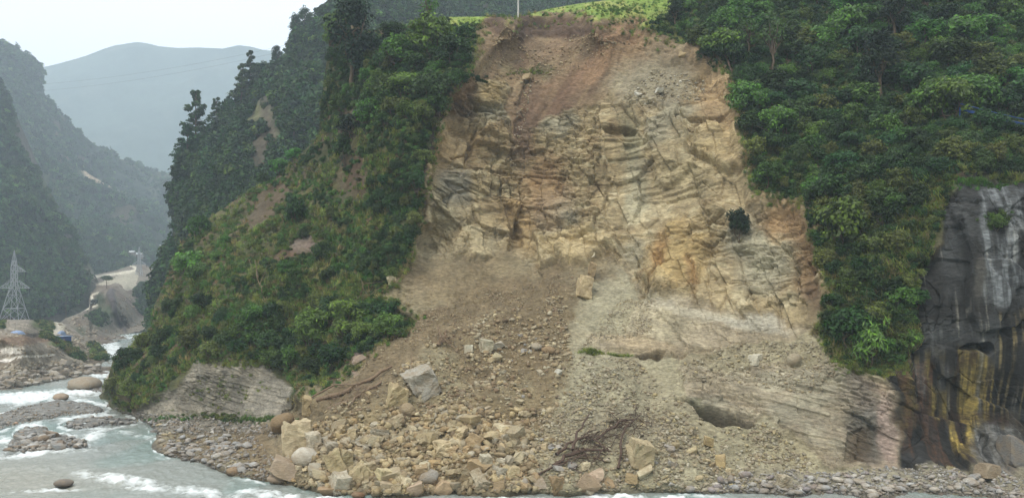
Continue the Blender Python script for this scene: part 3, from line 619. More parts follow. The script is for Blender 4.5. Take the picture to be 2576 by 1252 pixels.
def layE(U_, V_, x, y):
    x = x + 6 * fbm(U_ / 20, V_ / 20, 9, 4); y = y + 6 * fbm(U_ / 20 + 9, V_ / 20, 19, 4)
    yield (76, 82, 54), sstep(-.1, .4, fbm(U_ / 40, V_ / 40, 261, 4))
    yield (178, 158, 132), np.clip(line_mask([(205, 422), (225, 440), (245, 452), (262, 462)], 3, x, y) + line_mask([(275, 466), (300, 474), (330, 468)], 2, x, y) + line_mask([(400, 622), (430, 606), (450, 600)], 2, x, y), 0, 1)
    yield (116, 96, 78), np.clip(el(190, 400, 60, 16, x, y) * .7 + line_mask([(262, 600), (300, 640), (330, 665)], 6, x, y) * .6 + el(150, 330, 14, 40, x, y) * .5 + el(300, 560, 30, 20, x, y) * .4, 0, 1)
HE = hill('he', 'left_mountain', -160, 480, 2.0, topE, botE, CE, 2.0, 70, 26, (46, 56, 40), layE)
topF = [(-300, 230), (0, 195), (80, 176), (130, 165), (180, 152), (220, 140), (260, 124), (290, 115), (345, 108), (370, 111), (400, 118), (450, 122), (500, 120), (560, 121), (600, 112), (630, 116), (660, 124), (720, 132), (800, 150), (1100, 200)]
botF = [(-300, 760), (1100, 760)]
CF = [(x, y, 2500) for x, y in topF] + [(x, 760, 1600) for x in (-300, 100, 400, 800, 1100)] + [(x, 450, 2050) for x in (-300, 100, 300, 500, 800, 1100)]
def layF(U_, V_, x, y):
    yield (62, 78, 62), sstep(-.1, .4, fbm(U_ / 120, V_ / 90, 271, 5))
    yield (84, 90, 72), sstep(.25, .5, fbm(U_ / 60, V_ / 50, 273, 5)) * .4
HF = hill('hf', 'far_mountain', -300, 1100, 4.0, topF, botF, CF, 4.0, 260, 50, (52, 68, 52), layF, back=((60, -20), (200, -150), (400, -400)))
topG = [(378, 800), (384, 770), (400, 720), (425, 650), (438, 600), (440, 560), (443, 500), (450, 465), (470, 410), (487, 385), (520, 352), (545, 322), (575, 272), (610, 238), (640, 208), (660, 187), (700, 167), (733, 142), (744, 95), (765, 72), (790, 66),
        (810, 45), (830, 20), (860, 0), (900, -40), (1720, -60)]
botG = [(378, 850), (520, 830), (700, 640), (850, 430), (930, 220), (1000, 170), (1720, 120)]
CG = [(384, 770, 262), (440, 560, 275), (443, 500, 280), (487, 385, 285), (575, 272, 300), (660, 187, 310), (733, 142, 320), (765, 72, 330), (830, 20, 330), (450, 800, 235), (380, 850, 240), (520, 560, 240), (600, 420, 250), (700, 300, 265), (800, 200, 280), (850, 100, 300),
      (900, -40, 360), (950, 50, 335), (1100, 0, 380), (1100, 100, 345), (1400, -40, 430), (1400, 50, 385), (1720, -60, 450), (1720, 60, 400), (520, 800, 215), (700, 600, 225), (850, 400, 240)]
def layG(U_, V_, x, y):
    x = x + 14 * fbm(U_ / 8, V_ / 8, 9, 4); y = y + 14 * fbm(U_ / 8 + 9, V_ / 8, 19, 4)
    yield (70, 78, 48), sstep(0, .4, fbm(U_ / 16, V_ / 16, 281, 4))
    yield (90, 82, 68), np.clip(el(665, 340, 36, 90, x, y) + el(690, 240, 16, 30, x, y) * .7 + el(455, 600, 18, 60, x, y) * .8 + el(1225, 12, 22, 12, x, y), 0, 1) * .95
    yield (104, 106, 64), el(640, 300, 22, 40, x, y) * .6
HG = hill('hg', 'middle_ridge', 378, 1720, 2.5, topG, botG, CG, 2.5, 22, 6, (42, 52, 34), layG, back=((5, -2), (25, -20), (70, -80)))

# ------------------------------------------------------------------ river
ISL = {
 'bar': [(-160, 1080), (-160, 1045), (0, 1042), (60, 1022), (130, 1010), (215, 1014), (270, 1028), (250, 1040), (170, 1044), (110, 1056), (50, 1066), (0, 1080)],
 'stones': [(18, 1132), (40, 1095), (62, 1078), (110, 1078), (130, 1092), (215, 1108), (218, 1124), (120, 1131), (60, 1137)],
 'strip': [(150, 1068), (190, 1052), (250, 1048), (330, 1054), (350, 1064), (250, 1072), (190, 1080)],
 'shelf': [(195, 975), (245, 965), (300, 968), (300, 1000), (240, 985)],
}
rowsY = np.concatenate([np.linspace(820, 900, 70), np.linspace(901, 1300, 290), np.array([1330, 1380, 1500, 1800, 2600, 4500])])
colsX = np.concatenate([[-2500, -1200, -500], np.arange(-160, 2740, 3.0), [3000, 3800, 5200]])
RX, RY = np.meshgrid(colsX, rowsY)
RYd = gY(RY); RXw = (RX - HX) / F * RYd
def imask(poly, soft=5):
    w1 = fbm(RXw / 1.5, RYd / 2.5, 303, 3)
    return sstep(-soft, soft, look(sdf(poly), RX + 12 * w1, RY + 5 * w1))
fw1 = fbm(RXw / 2.6, RYd / 5.0, 311, 5); fw2 = fbm(RXw / 0.9, RYd / 1.6, 313, 4); fw3 = fbm(RXw / 7, RYd / 12, 317, 3)
rough = np.full(RX.shape, 0.28)
foam = np.zeros(RX.shape)
for x, y, rx, ry, a, s in [(60, 1000, 145, 15, -3, 1.15), (190, 985, 90, 12, -4, .9), (20, 1040, 60, 10, -6, .6), (275, 880, 34, 26, 20, .9), (330, 846, 40, 9, -3, .55), (250, 940, 40, 14, 10, .8), (150, 1010, 60, 10, 0, .7),
                           (90, 1140, 120, 9, -4, 1.2), (10, 1105, 36, 10, -5, .9), (230, 1100, 60, 14, -20, .75), (210, 1070, 60, 8, 0, .6), (300, 1085, 60, 10, 5, .5), (300, 1205, 110, 14, 8, .85), (120, 1232, 100, 6, -2, .7), (350, 1225, 70, 10, 5, .8),
                           (400, 1150, 90, 10, 5, .3), (520, 1240, 140, 16, 8, .6), (700, 1246, 130, 12, 6, .75), (880, 1262, 160, 8, 3, .9), (1250, 1258, 260, 8, 0, .7), (1560, 1248, 90, 9, 0, 1.0), (1680, 1250, 80, 7, 0, .8), (160, 1180, 200, 14, 0, .25), (380, 1100, 70, 8, 5, .5)]:
    ca, sa = math.cos(math.radians(a)), math.sin(math.radians(a)); dx, dy = RX - x, RY - y
    q = np.hypot((dx * ca + dy * sa) / rx, (-dx * sa + dy * ca) / ry); w = np.exp(-q * q * 0.9) * s
    foam = np.maximum(foam, w)
for k_ in ISL.values():
    sd_ = look(sdf(k_), RX + 9 * fw2, RY + 4 * fw1); foam = np.maximum(foam, .62 * np.exp(-((sd_ + 6) / 5.0) ** 2) * (1 + .5 * fw3))
foam = np.maximum(foam, .55 * np.exp(-((RY - shc(RX) - 5) / 5.) ** 2) * (RX > 260) * np.clip(.6 + 1.6 * fw3, 0, 1))
for x, y, w_, h_ in ((206, 990, 60, 7), (150, 1010, 26, 5), (157, 1226, 32, 6), (404, 1120, 16, 4), (832, 1250, 50, 5), (900, 1254, 26, 4)): foam = np.maximum(foam, .8 * np.exp(-((RX - x - 6) / w_) ** 2 - ((RY - y) / h_) ** 2))
rough += foam * 0.9
ridge = 1 - np.abs(fw1) * 2.4; ridge2 = 1 - np.abs(fw2) * 2.0
fw4 = fbm(RXw / 0.45, RYd / 0.5, 315, 4); foamc = np.clip((foam * 1.1 - 0.75) + ridge * 0.6 * (foam > .12) + ridge2 * 0.45 + fw4 * .5, 0, 1) * sstep(0.12, 0.6, foam)
foamc = np.clip(foamc * 1.15, 0, 1)
hgt = rough * (0.24 * fw2 + 0.36 * fw1 + .10 * fw4) + 0.05 * ridge * rough + 0.05 * fbm(RXw / 0.35, RYd / 0.6, 319, 2) + foamc * 0.06
hgt *= np.where(RYd > 300, .6, 1)
wc = np.broadcast_to(lin((146, 151, 144)), RX.shape + (3,)).copy()
def wmix(c, m):
    global wc
    wc = wc * (1 - m[..., None]) + lin(c) * m[..., None]
wmix((128, 145, 138), sstep(-0.3, 0.4, fw3)); wmix((156, 154, 140), np.clip(np.exp(-((RX - 60) / 260.) ** 2 - ((RY - 1210) / 60.) ** 2), 0, 1)); wmix((168, 172, 164), np.clip(np.exp(-((RX - 250) / 160.) ** 2 - ((RY - 930) / 70.) ** 2), 0, 1) * .8)
wmix((232, 236, 234), foamc)
Vr = np.stack([RXw, RYd, hgt], -1)
nr, nc = RX.shape
i = np.arange(nr - 1)[:, None] * nc + np.arange(nc - 1)[None, :]
QF = np.stack([i, i + nc, i + nc + 1, i + 1], -1).reshape(-1, 4)
mw, n, l, b = new_mat('glacial_river_water')
at = n.new('ShaderNodeAttribute'); at.attribute_name = 'Col'; l.new(at.outputs['Color'], b.inputs['Base Color'])
l.new(maprange(n, l, at.outputs['Alpha'], 0, 1, 0.16, 0.75), b.inputs['Roughness']); b.inputs['IOR'].default_value = 1.33; setspec(b, 0.5)
g = n.new('ShaderNodeNewGeometry'); t = noise_node(n, l, g.outputs['Position'], 1.7, 6, 0.65)
bp = n.new('ShaderNodeBump'); bp.inputs['Strength'].default_value = 0.6; bp.inputs['Distance'].default_value = 0.2; l.new(t.outputs['Fac'], bp.inputs['Height']); l.new(bp.outputs[0], b.inputs['Normal'])
ro = obj('river_water', mesh_np('river_water', Vr.reshape(-1, 3), QF, np.concatenate([wc, foamc[..., None]], -1).reshape(-1, 4), True), mw); ro['kind'] = 'structure'
bed_z = np.full(RX.shape, -1.3)
for k, h_ in (('bar', .42), ('stones', .40), ('strip', .22), ('shelf', .35)):
    m = imask(ISL[k], 5); bed_z = np.maximum(bed_z, -1.3 + m * (1.3 + h_ + 0.14 * fbm(RXw / 1.0, RYd / 1.4, 331, 4) + .1 * fw3))
bed_z = bed_z + 0.1 * fbm(RXw / .6, RYd / .9, 333, 3)
cbd = np.broadcast_to(lin((122, 120, 114)), RX.shape + (3,)) * (1 + 0.35 * fbm(RXw / .5, RYd / .7, 335, 3))[..., None]
cbd = cbd * np.where(bed_z < 0.18, 0.6, 1.0)[..., None]
o = obj('riverbed', mesh_np('riverbed', np.stack([RXw, RYd, bed_z], -1).reshape(-1, 3), QF, np.concatenate([cbd, np.where(bed_z < .18, .3, 1.)[..., None]], -1).reshape(-1, 4), True), M_BANK); o['kind'] = 'structure'
# land the camera stands on and the wide ground under everything
def big_ground():
    xs = np.concatenate([np.linspace(-2600, -400, 8), np.linspace(-300, 300, 13), np.linspace(400, 2600, 8)]); ys = np.array([-800, -500, -100, -30, 5, 18, 24, 30, 60, 500, 2000, 2600.])
    a, b_ = np.meshgrid(xs, ys)
    z = np.interp(b_, [-800, -500, -30, 5, 18, 24, 30, 60], [220, 120, 18, 15.5, 6, -1.0, -2.5, -6]) + 2.0 * fbm(a / 40, b_ / 40, 341, 3) * (b_ < 10)
    z = np.where(b_ >= 24, np.minimum(z, -2.5), z)
    nr, nc = a.shape; i = np.arange(nr - 1)[:, None] * nc + np.arange(nc - 1)[None, :]
    q = np.stack([i, i + 1, i + nc + 1, i + nc], -1).reshape(-1, 4)
    c = np.broadcast_to(lin((92, 92, 62)), a.shape + (3,)).reshape(-1, 3)
    o = obj('ground', mesh_np('ground', np.stack([a, b_, z], -1).reshape(-1, 3), q, c, True), M_BANK); o['kind'] = 'structure'
big_ground()
# ------------------------------------------------------------------ prototype meshes
def rmat(r):
    q = r.normal(size=4); q /= np.linalg.norm(q); w, x, y, z = q
    return np.array([[1 - 2 * (y * y + z * z), 2 * (x * y - z * w), 2 * (x * z + y * w)], [2 * (x * y + z * w), 1 - 2 * (x * x + z * z), 2 * (y * z - x * w)], [2 * (x * z - y * w), 2 * (y * z + x * w), 1 - 2 * (x * x + y * y)]])
def leaf_quads(c, nrm, size, r, asp=1.7):
    """rhombic leaves at centres c facing roughly nrm"""
    n = len(c)
    nn = nrm + r.normal(size=(n, 3)) * 0.55; nn /= np.linalg.norm(nn, axis=1, keepdims=True)
    t = np.cross(nn, r.normal(size=(n, 3))); t /= np.linalg.norm(t, axis=1, keepdims=True); b_ = np.cross(nn, t)
    s = size * r.uniform(.6, 1.4, (n, 1))
    V_ = np.stack([c - t * s * asp / 2, c + b_ * s / 2 + nn * s * .08, c + t * s * asp / 2, c - b_ * s / 2 + nn * s * .08], 1).reshape(-1, 3)
    return V_
def crown_verts(seed, ncl, nlf, leaf, rad=(1, 1, .8), cl=(.2, .4), low=-0.5, asp=1.7, off=(0, 0, 0)):
    r = np.random.default_rng(seed)
    dirs = r.normal(size=(ncl, 3)); dirs /= np.linalg.norm(dirs, axis=1, keepdims=True)
    dirs[:, 2] = np.where(dirs[:, 2] < low, -dirs[:, 2], dirs[:, 2])
    cc = dirs * (r.uniform(0.25, 1, (ncl, 1)) ** 0.6) * (1 - .55 * cl[1]) * np.array(rad)
    cr = r.uniform(cl[0], cl[1], ncl)
    k = r.choice(ncl, nlf, p=cr ** 2 / (cr ** 2).sum())
    d = r.normal(size=(nlf, 3)); d[:, 2] += .35; d /= np.linalg.norm(d, axis=1, keepdims=True)
    pos = cc[k] + d * cr[k][:, None] * r.uniform(.45, 1.05, (nlf, 1)) * np.array([1, 1, .8]) + np.array(off)
    out = d * .6 + dirs[k] * .3 + np.array([0, 0, .55])
    return leaf_quads(pos, out, leaf, r, asp)
def quads_mesh(name, V_, mat):
    me = mesh_np(name, V_, np.arange(len(V_)).reshape(-1, 4)); me.materials.append(mat); return me
def tube_np(pts, rads, k=6, r=None):
    pts = np.asarray(pts, float); V_ = []; n = len(pts)
    for i in range(n):
        d = pts[min(i + 1, n - 1)] - pts[max(i - 1, 0)]; d /= np.linalg.norm(d) + 1e-9
        a = np.cross(d, [0.31, .12, .94]); a /= np.linalg.norm(a) + 1e-9; b_ = np.cross(d, a)
        for j in range(k):
            th = 2 * math.pi * j / k; V_.append(pts[i] + (a * math.cos(th) + b_ * math.sin(th)) * rads[i])
    Fq = [[i * k + j, i * k + (j + 1) % k, (i + 1) * k + (j + 1) % k, (i + 1) * k + j] for i in range(n - 1) for j in range(k)]
    return np.array(V_), np.array(Fq)
def merge(parts):
    Vs = []; Fs = []; o_ = 0
    for v, f in parts: Vs.append(v); Fs.append(f + o_); o_ += len(v)
    return np.concatenate(Vs), np.concatenate(Fs)
def limb(a, b_, r0, r1, r, bend=.12, n=6):
    a = np.array(a, float); b_ = np.array(b_, float); L = np.linalg.norm(b_ - a)
    t = np.linspace(0, 1, n)[:, None]; p = a + (b_ - a) * t
    off = r.normal(size=(n, 3)) * bend * L * .35; off[0] = off[-1] = 0
    return tube_np(p + off, np.linspace(r0, r1, n))
def stems_mesh(name, seed, mat, nst=5, h=1.0, spread=.5, r0=.05, trunk=0.0):
    """trunk of height trunk (unit crown radii), then limbs spreading into the crown"""
    r = np.random.default_rng(seed); parts = []
    top = np.array([r.normal() * .05, r.normal() * .05, trunk])
    if trunk > 0: parts.append(limb((0, 0, -.3), top, r0 * 1.5, r0 * 1.1, r, .06))
    for i in range(nst):
        a = 2 * math.pi * (i + r.uniform(0, .6)) / nst
        e = top + np.array([math.cos(a) * spread, math.sin(a) * spread, h * r.uniform(.6, 1)])
        s = top if trunk > 0 else np.array([r.normal() * .06, r.normal() * .06, -.3])
        parts.append(limb(s, e, r0 * .9, r0 * .25, r, .12))
        for q in range(2):
            m = s + (e - s) * r.uniform(.4, .7); parts.append(limb(m, m + r.normal(size=3) * .22 + np.array([0, 0, .15]), r0 * .4, r0 * .12, r, .1, 4))
    v, f = merge(parts); me = mesh_np(name, v, f, None, True); me.materials.append(mat); return me
CROWN = {}
for ci, (kind, mat) in enumerate(LEAF.items()):
    for s_ in range(3):
        CROWN[kind, s_] = quads_mesh('crown', crown_verts(100 + ci * 10 + s_, 34, 2500, .082, (1, 1, .82), (.2, .38), off=(0, 0, .62)), mat)
TALLC = {k: quads_mesh('crown', crown_verts(300 + i, 60, 3200, .07, (.8, .8, 1.5), (.2, .36), -.9, off=(0, 0, 1.7)), LEAF[k]) for i, k in enumerate(('dark', 'mid', 'blue', 'deep'))}
THINC = {k: quads_mesh('crown', crown_verts(320 + i, 26, 420, .10, (.9, .9, 1.1), (.12, .28), -.9, off=(0, 0, 1.9)), LEAF[k]) for i, k in enumerate(('dark', 'mid', 'blue'))}
FERN = {k: quads_mesh('crown', crown_verts(340 + i, 30, 1500, .055, (1, 1, 1.1), (.22, .4), -.7, 4.0, off=(0, 0, .8)), LEAF[k]) for i, k in enumerate(('bright', 'mid'))}
STEM = [stems_mesh('trunk', 400 + i, M_BARK, 5, .9, .55, .045) for i in range(3)]
TSTEM = [stems_mesh('trunk', 410 + i, M_BARK, 6, 1.3, .5, .06, 1.0) for i in range(2)]
def pine_np(seed, tiers=10, leaves=2600, flat=.15, h=3.2, w=1.0, lo=.25):
    r = np.random.default_rng(seed); P_ = []; N_ = []
    for t in range(tiers):
        z = h * (lo + (1 - lo) * t / (tiers - 1)); rr = w * 1.15 * (1 - .7 * (t / (tiers - 1)) ** 1.3) * r.uniform(.6, 1.15)
        for q in range(r.integers(3, 6)):
            a = r.uniform(0, 6.28); c = np.array([math.cos(a) * rr * .62, math.sin(a) * rr * .62, z + r.normal() * .06])
            m = int(leaves / tiers / 4); d = r.normal(size=(m, 3)); d /= np.linalg.norm(d, axis=1, keepdims=True)
            P_.append(c + d * r.uniform(.3, 1, (m, 1)) * np.array([rr * .42, rr * .42, flat])); N_.append(d + np.array([0, 0, 1.2]))
    return leaf_quads(np.concatenate(P_), np.concatenate(N_), .12, r, 2.0)
PINE = [quads_mesh('crown', pine_np(500 + i), LEAF['blue'] if i % 2 else LEAF['dark']) for i in range(3)]
def pine_trunk(seed):
    r = np.random.default_rng(seed); parts = [limb((0, 0, -.4), (r.normal() * .05, r.normal() * .05, 3.2), .07, .02, r, .02)]
    for i in range(12):
        z = r.uniform(.7, 3.0); a = r.uniform(0, 6.28); L = .8 * (1 - (z / 3.4) ** 1.5) + .12
        parts.append(limb((0, 0, z), (math.cos(a) * L, math.sin(a) * L, z + .08), .022, .007, r, .05, 4))
    v, f = merge(parts); me = mesh_np('trunk', v, f, None, True); me.materials.append(M_BARK); return me
PTR = [pine_trunk(510 + i) for i in range(2)]

# rocks
def hull_rock(seed, n=16, shape=(1, .85, .7), chop=True):
    r = np.random.default_rng(seed); p = r.uniform(-1, 1, (n, 3)); p = p / np.maximum(np.abs(p).max(1, keepdims=True), .2) * r.uniform(.7, 1, (n, 1)); p = p @ rmat(r).T * .8; p *= np.array(shape) * .5
    bm = bmesh.new()
    for q in p: bm.verts.new(q)
    o_ = bmesh.ops.convex_hull(bm, input=bm.verts[:])
    bmesh.ops.delete(bm, geom=list({v for v in bm.verts if not v.link_faces}), context='VERTS')
    return bm
def block_rock(seed, shape):
    r = np.random.default_rng(seed); P_ = []; sh = r.uniform(-.35, .35, 3)
    for sx in (-1, 1):
        for sy in (-1, 1):
            for sz in (-1, 1):
                c = np.array([sx, sy, sz], float) * (1 - r.uniform(0, .22, 3))
                if r.random() < .75:
                    for k in range(3): q = c.copy(); q[k] *= 1 - r.uniform(.2, .75); P_.append(q)
                else: P_.append(c)
    p = np.array(P_); p[:, 0] += sh[0] * p[:, 2]; p[:, 1] += sh[1] * p[:, 2]; p[:, 2] += sh[2] * p[:, 0] * .6; p *= np.array(shape) * .5
    bm = bmesh.new()
    for q in p: bm.verts.new(q)
    bmesh.ops.convex_hull(bm, input=bm.verts[:]); bmesh.ops.delete(bm, geom=list({v for v in bm.verts if not v.link_faces}), context='VERTS')
    return bm
def rock_mesh(seed, n=16, shape=(1, .85, .7), detail=True):
    bm = hull_rock(seed, n, shape) if seed % 3 == 0 and seed < 630 else block_rock(seed, shape)
    if detail:
        big_ = 660 <= seed < 670
        bmesh.ops.dissolve_limit(bm, angle_limit=.2, verts=bm.verts[:], edges=bm.edges[:])
        bmesh.ops.bevel(bm, geom=bm.edges[:], offset=.012, segments=1, affect='EDGES', clamp_overlap=True)
        bmesh.ops.triangulate(bm, faces=bm.faces[:])
        bmesh.ops.subdivide_edges(bm, edges=bm.edges[:], cuts=4 if big_ else 1, use_grid_fill=True)
        co = np.array([v.co[:] for v in bm.verts]); dsp = .07 * fbm(co[:, 0] * 3 + co[:, 2] * 2, co[:, 1] * 3 - co[:, 2] * 4, seed, 3) + (.10 * blocks(co[:, 0] + co[:, 1], co[:, 2] + .3 * co[:, 0], .3, .2, seed, 1.2) if big_ else 0)
        for v, dd in zip(bm.verts, dsp): v.co += v.co.normalized() * float(dd)
    me = bpy.data.meshes.new('stone'); bm.to_mesh(me); bm.free(); me.materials.append(M_ROCK); return me
def round_mesh(seed, sub=3, shape=(1, .8, .62)):
    bm = bmesh.new(); bmesh.ops.create_icosphere(bm, subdivisions=sub, radius=.5)
    co = np.array([v.co[:] for v in bm.verts]); r = np.random.default_rng(seed); k = r.uniform(-5, 5, 3)
    dsp = 1 + .28 * fbm(co[:, 0] * 2 + k[0] + co[:, 2], co[:, 1] * 2 + k[1] - co[:, 2] * 1.5, seed, 3)
    for v, dd in zip(bm.verts, dsp): v.co = Vector((v.co.x * dd * shape[0], v.co.y * dd * shape[1], v.co.z * dd * shape[2]))
    for f in bm.faces: f.smooth = True
    me = bpy.data.meshes.new('stone'); bm.to_mesh(me); bm.free(); me.materials.append(M_ROCK); return me
ANG = [rock_mesh(600 + i, 11 + i % 5, (1, .8 + .05 * (i % 3), .55 + .1 * (i % 4))) for i in range(10)]
SLAB = [rock_mesh(620 + i, 14, (1, .7, .32)) for i in range(3)]
ROUND = [round_mesh(640 + i, 3, (1, .8, .55 + .08 * (i % 3))) for i in range(7)]
def lowpoly(seed, kind):
    if kind: bm = bmesh.new(); bmesh.ops.create_icosphere(bm, subdivisions=1, radius=.5); sc = Matrix.Diagonal((1, .8, .6, 1)); bm.transform(sc)
    else: bm = hull_rock(seed, 11, (1, .8, .6))
    if not kind and seed % 2: bm.free(); bm = block_rock(seed, (1, .8, .6))
    bmesh.ops.triangulate(bm, faces=bm.faces[:]); bm.verts.index_update()
    v = np.array([q.co[:] for q in bm.verts]); f = np.array([[w.index for w in q.verts] for q in bm.faces]); bm.free(); return v, f
LOWA = [lowpoly(700 + i, 0) for i in range(8)]; LOWR = [lowpoly(0, 1)]

# ------------------------------------------------------------------ scatter helpers
def in_poly(poly, x, y):
    x = np.asarray(x); ins = np.zeros(x.shape, bool); n = len(poly)
    for i in range(n):
        x0, y0 = poly[i]; x1, y1 = poly[(i + 1) % n]
        if y0 != y1: ins ^= ((y0 > y) != (y1 > y)) & (x < (x1 - x0) * (y - y0) / (y1 - y0) + x0)
    return ins
def rand_in(poly, n, r=rng):
    a = np.asarray(poly, float); out = np.zeros((0, 2))
    while len(out) < n:
        q = r.uniform(a.min(0), a.max(0), (n * 2, 2)); out = np.concatenate([out, q[in_poly(poly, q[:, 0], q[:, 1])]])
    return out[:n]
def proto_collection(name, meshes):
    c = bpy.data.collections.new(name)
    for i, me in enumerate(meshes):
        o_ = bpy.data.objects.new('%s_%02d' % (name, i), me); c.objects.link(o_)
    return c
def scatter(name, coll, pos, rot, scl, idx, label, cat):
    me = bpy.data.meshes.new(name); me.vertices.add(len(pos)); me.vertices.foreach_set('co', np.asarray(pos, np.float32).ravel())
    for nm, ty, arr in (('rot', 'FLOAT_VECTOR', rot), ('scl', 'FLOAT', scl), ('idx', 'INT', idx)):
        a = me.attributes.new(nm, ty, 'POINT')
        a.data.foreach_set('vector' if ty == 'FLOAT_VECTOR' else 'value', np.ascontiguousarray(arr, np.int32 if ty == 'INT' else np.float32).ravel())
    o_ = obj(name, me); ng = bpy.data.node_groups.new(name, 'GeometryNodeTree')
    ng.interface.new_socket('Geometry', in_out='INPUT', socket_type='NodeSocketGeometry'); ng.interface.new_socket('Geometry', in_out='OUTPUT', socket_type='NodeSocketGeometry')
    N = ng.nodes; gi = N.new('NodeGroupInput'); go = N.new('NodeGroupOutput'); ip = N.new('GeometryNodeInstanceOnPoints'); cn = N.new('GeometryNodeCollectionInfo')
    cn.inputs['Collection'].default_value = coll; cn.inputs['Separate Children'].default_value = True; cn.inputs['Reset Children'].default_value = True
    def att(nm, ty):
        a = N.new('GeometryNodeInputNamedAttribute'); a.data_type = ty; a.inputs['Name'].default_value = nm
        return [s for s in a.outputs if s.name == 'Attribute' and s.enabled][0]
    L = ng.links; L.new(gi.outputs[0], ip.inputs['Points']); L.new(cn.outputs[0], ip.inputs['Instance']); ip.inputs['Pick Instance'].default_value = True
    L.new(att('idx', 'INT'), ip.inputs['Instance Index']); L.new(att('rot', 'FLOAT_VECTOR'), ip.inputs['Rotation']); L.new(att('scl', 'FLOAT'), ip.inputs['Scale'])
    L.new(ip.outputs[0], go.inputs[0])
    md = o_.modifiers.new('scatter', 'NODES'); md.node_group = ng
    tag(o_, label, cat, kind='stuff'); return o_

# ------------------------------------------------------------------ undergrowth on the near slope
def tuft(seed, n, h, spread, w, droop=.4):
    r = np.random.default_rng(seed); V_ = []
    for i in range(n):
        a = r.uniform(0, 6.28); base = np.array([r.normal() * spread * .4, r.normal() * spread * .4, -.1]); d = np.array([math.cos(a), math.sin(a), 0])
        hh = h * r.uniform(.6, 1.2); tip = base + d * hh * r.uniform(.2, .9) + np.array([0, 0, hh * r.uniform(.4, 1)]); mid = base + (tip - base) * .5 + np.array([0, 0, hh * droop * .4]); s = np.cross(d, [0, 0, 1]) * w
        V_ += [base - s, base + s, mid + s, mid - s, mid - s, mid + s, tip + s * .2, tip - s * .2]
    return np.array(V_)
UGM = []
for k in ('dark', 'mid', 'bright', 'blue', 'olive', 'dry'):
    UGM.append(quads_mesh('clump', crown_verts(800 + len(UGM), 12, 330, .155, (1, 1, .6), (.3, .5), -.3, off=(0, 0, .3)), LEAF[k]))
UGM += [quads_mesh('grass_tuft', tuft(820 + i, 46, 1.2, .7, .035), LEAF[k]) for i, k in enumerate(('grass', 'mid', 'dry', 'bright'))]
UG = proto_collection('undergrowth_plants', UGM)   # 0 dark 1 mid 2 bright 3 blue 4 olive 5 dry | 6 olive grass 7 mid grass 8 dry grass 9 bright grass
vegreg = [(262, 1000), (275, 925), (330, 868), (385, 770), (440, 640), (480, 578), (600, 495), (690, 446), (800, 338), (830, 90), (930, 76), (1132, 42), (1303, 38), (1374, 22), (1538, -4), (1900, -55), (2650, -55), (2650, 480), (2470, 440),
          (2405, 455), (2370, 560), (2345, 640), (2300, 760), (2320, 860), (2290, 905), (2232, 955), (2090, 905), (2060, 830), (2088, 740), (2040, 600), (2020, 498), (1960, 503), (1900, 475), (1870, 330), (1840, 190), (1800, 150), (1750, 105), (1632, 80), (1605, 46),
          (1495, 55), (1462, 37), (1303, 44), (1232, 43), (1214, 64), (1190, 165), (1148, 205), (1106, 300), (1078, 440), (1050, 560), (1035, 640), (995, 700), (945, 755), (1005, 785), (1045, 808), (930, 903), (755, 1005), (740, 975), (690, 925), (600, 905), (500, 915), (440, 960), (400, 1010), (330, 1038)]
q = rand_in(vegreg, 29000); qx, qy = q[:, 0], q[:, 1]
bare = np.zeros(len(q))
for x, y, rx, ry, a, s in [(670, 525, 80, 30, -45, .8), (760, 615, 34, 22, 0, .95), (720, 642, 50, 16, 0, .8), (868, 400, 26, 120, 5, .8), (900, 450, 30, 60, 0, .8), (1085, 380, 14, 150, 8, .9), (1055, 560, 10, 90, 8, .85), (910, 915, 30, 20, 0, .9), (1000, 735, 45, 12, 10, .8), (2380, 640, 36, 60, 0, .7)]:
    ca, sa = math.cos(math.radians(a)), math.sin(math.radians(a)); dx, dy = qx - x, qy - y
    bare = np.maximum(bare, s * (np.hypot((dx * ca + dy * sa) / rx, (-dx * sa + dy * ca) / ry) < 1))
fieldp = [(1120, 30), (1640, -60), (1760, -60), (1700, 20), (1630, 70), (1605, 44), (1495, 54), (1462, 35), (1303, 43), (1232, 42), (1215, 60), (1140, 70)]
infield = in_poly(fieldp, qx, qy)
keep = rng.random(len(q)) > bare; q = q[keep]; qx, qy = q[:, 0], q[:, 1]; infield = infield[keep]
n1 = fbm(qx / 70, qy / 55, 851, 3); n2 = fbm(qx / 40 + 9, qy / 60, 853, 3)
pos, nrm = MAIN.at(qx, qy)
left = qx < 1250
r_ = rng.random(len(q)); idx = np.zeros(len(q), int)
idx = np.where(r_ < .45, 0, np.where(r_ < .66, 1, np.where(r_ < .93, 3, 4)))
grassy = left & (qx + qy * .2 < 1080) & ((n1 > -.22)) & (qy > 330)
idx = np.where(grassy, np.where(r_ < .38, 6, np.where(r_ < .62, 7, np.where(r_ < .74, 8, np.where(r_ < .86, 4, 1)))), idx)
idx = np.where(left & (n2 > .22) & (qy > 450) & (r_ < .5), 9, idx)
hang = (qx > 2080) & (qy > 430) & (n1 > -.25)
idx = np.where(hang, np.where(r_ < .35, 6, np.where(r_ < .55, 8, np.where(r_ < .8, 4, 0))), idx)
idx = np.where((~left) & (~hang) & (n2 > .35) & (r_ < .35), 2, idx)
idx = np.where(infield, np.where(r_ < .5, 9, 6), idx)
scl = rng.uniform(.3, .95, len(q)) * np.where(infield, .45, 1) * np.where((idx < 6), .85, .9)
edge = np.minimum(1, np.clip(look(sdf(vegreg), qx, qy), 0, 14) / 14 * .6 + .4); scl *= edge
rot = np.stack([rng.normal(0, .25, len(q)) + .3, rng.normal(0, .2, len(q)), rng.uniform(0, 6.28, len(q))], 1)
scatter('undergrowth', UG, pos + nrm * .05, rot, scl, idx, 'dense green and olive scrub and long grass matted over the near hillside', 'undergrowth')
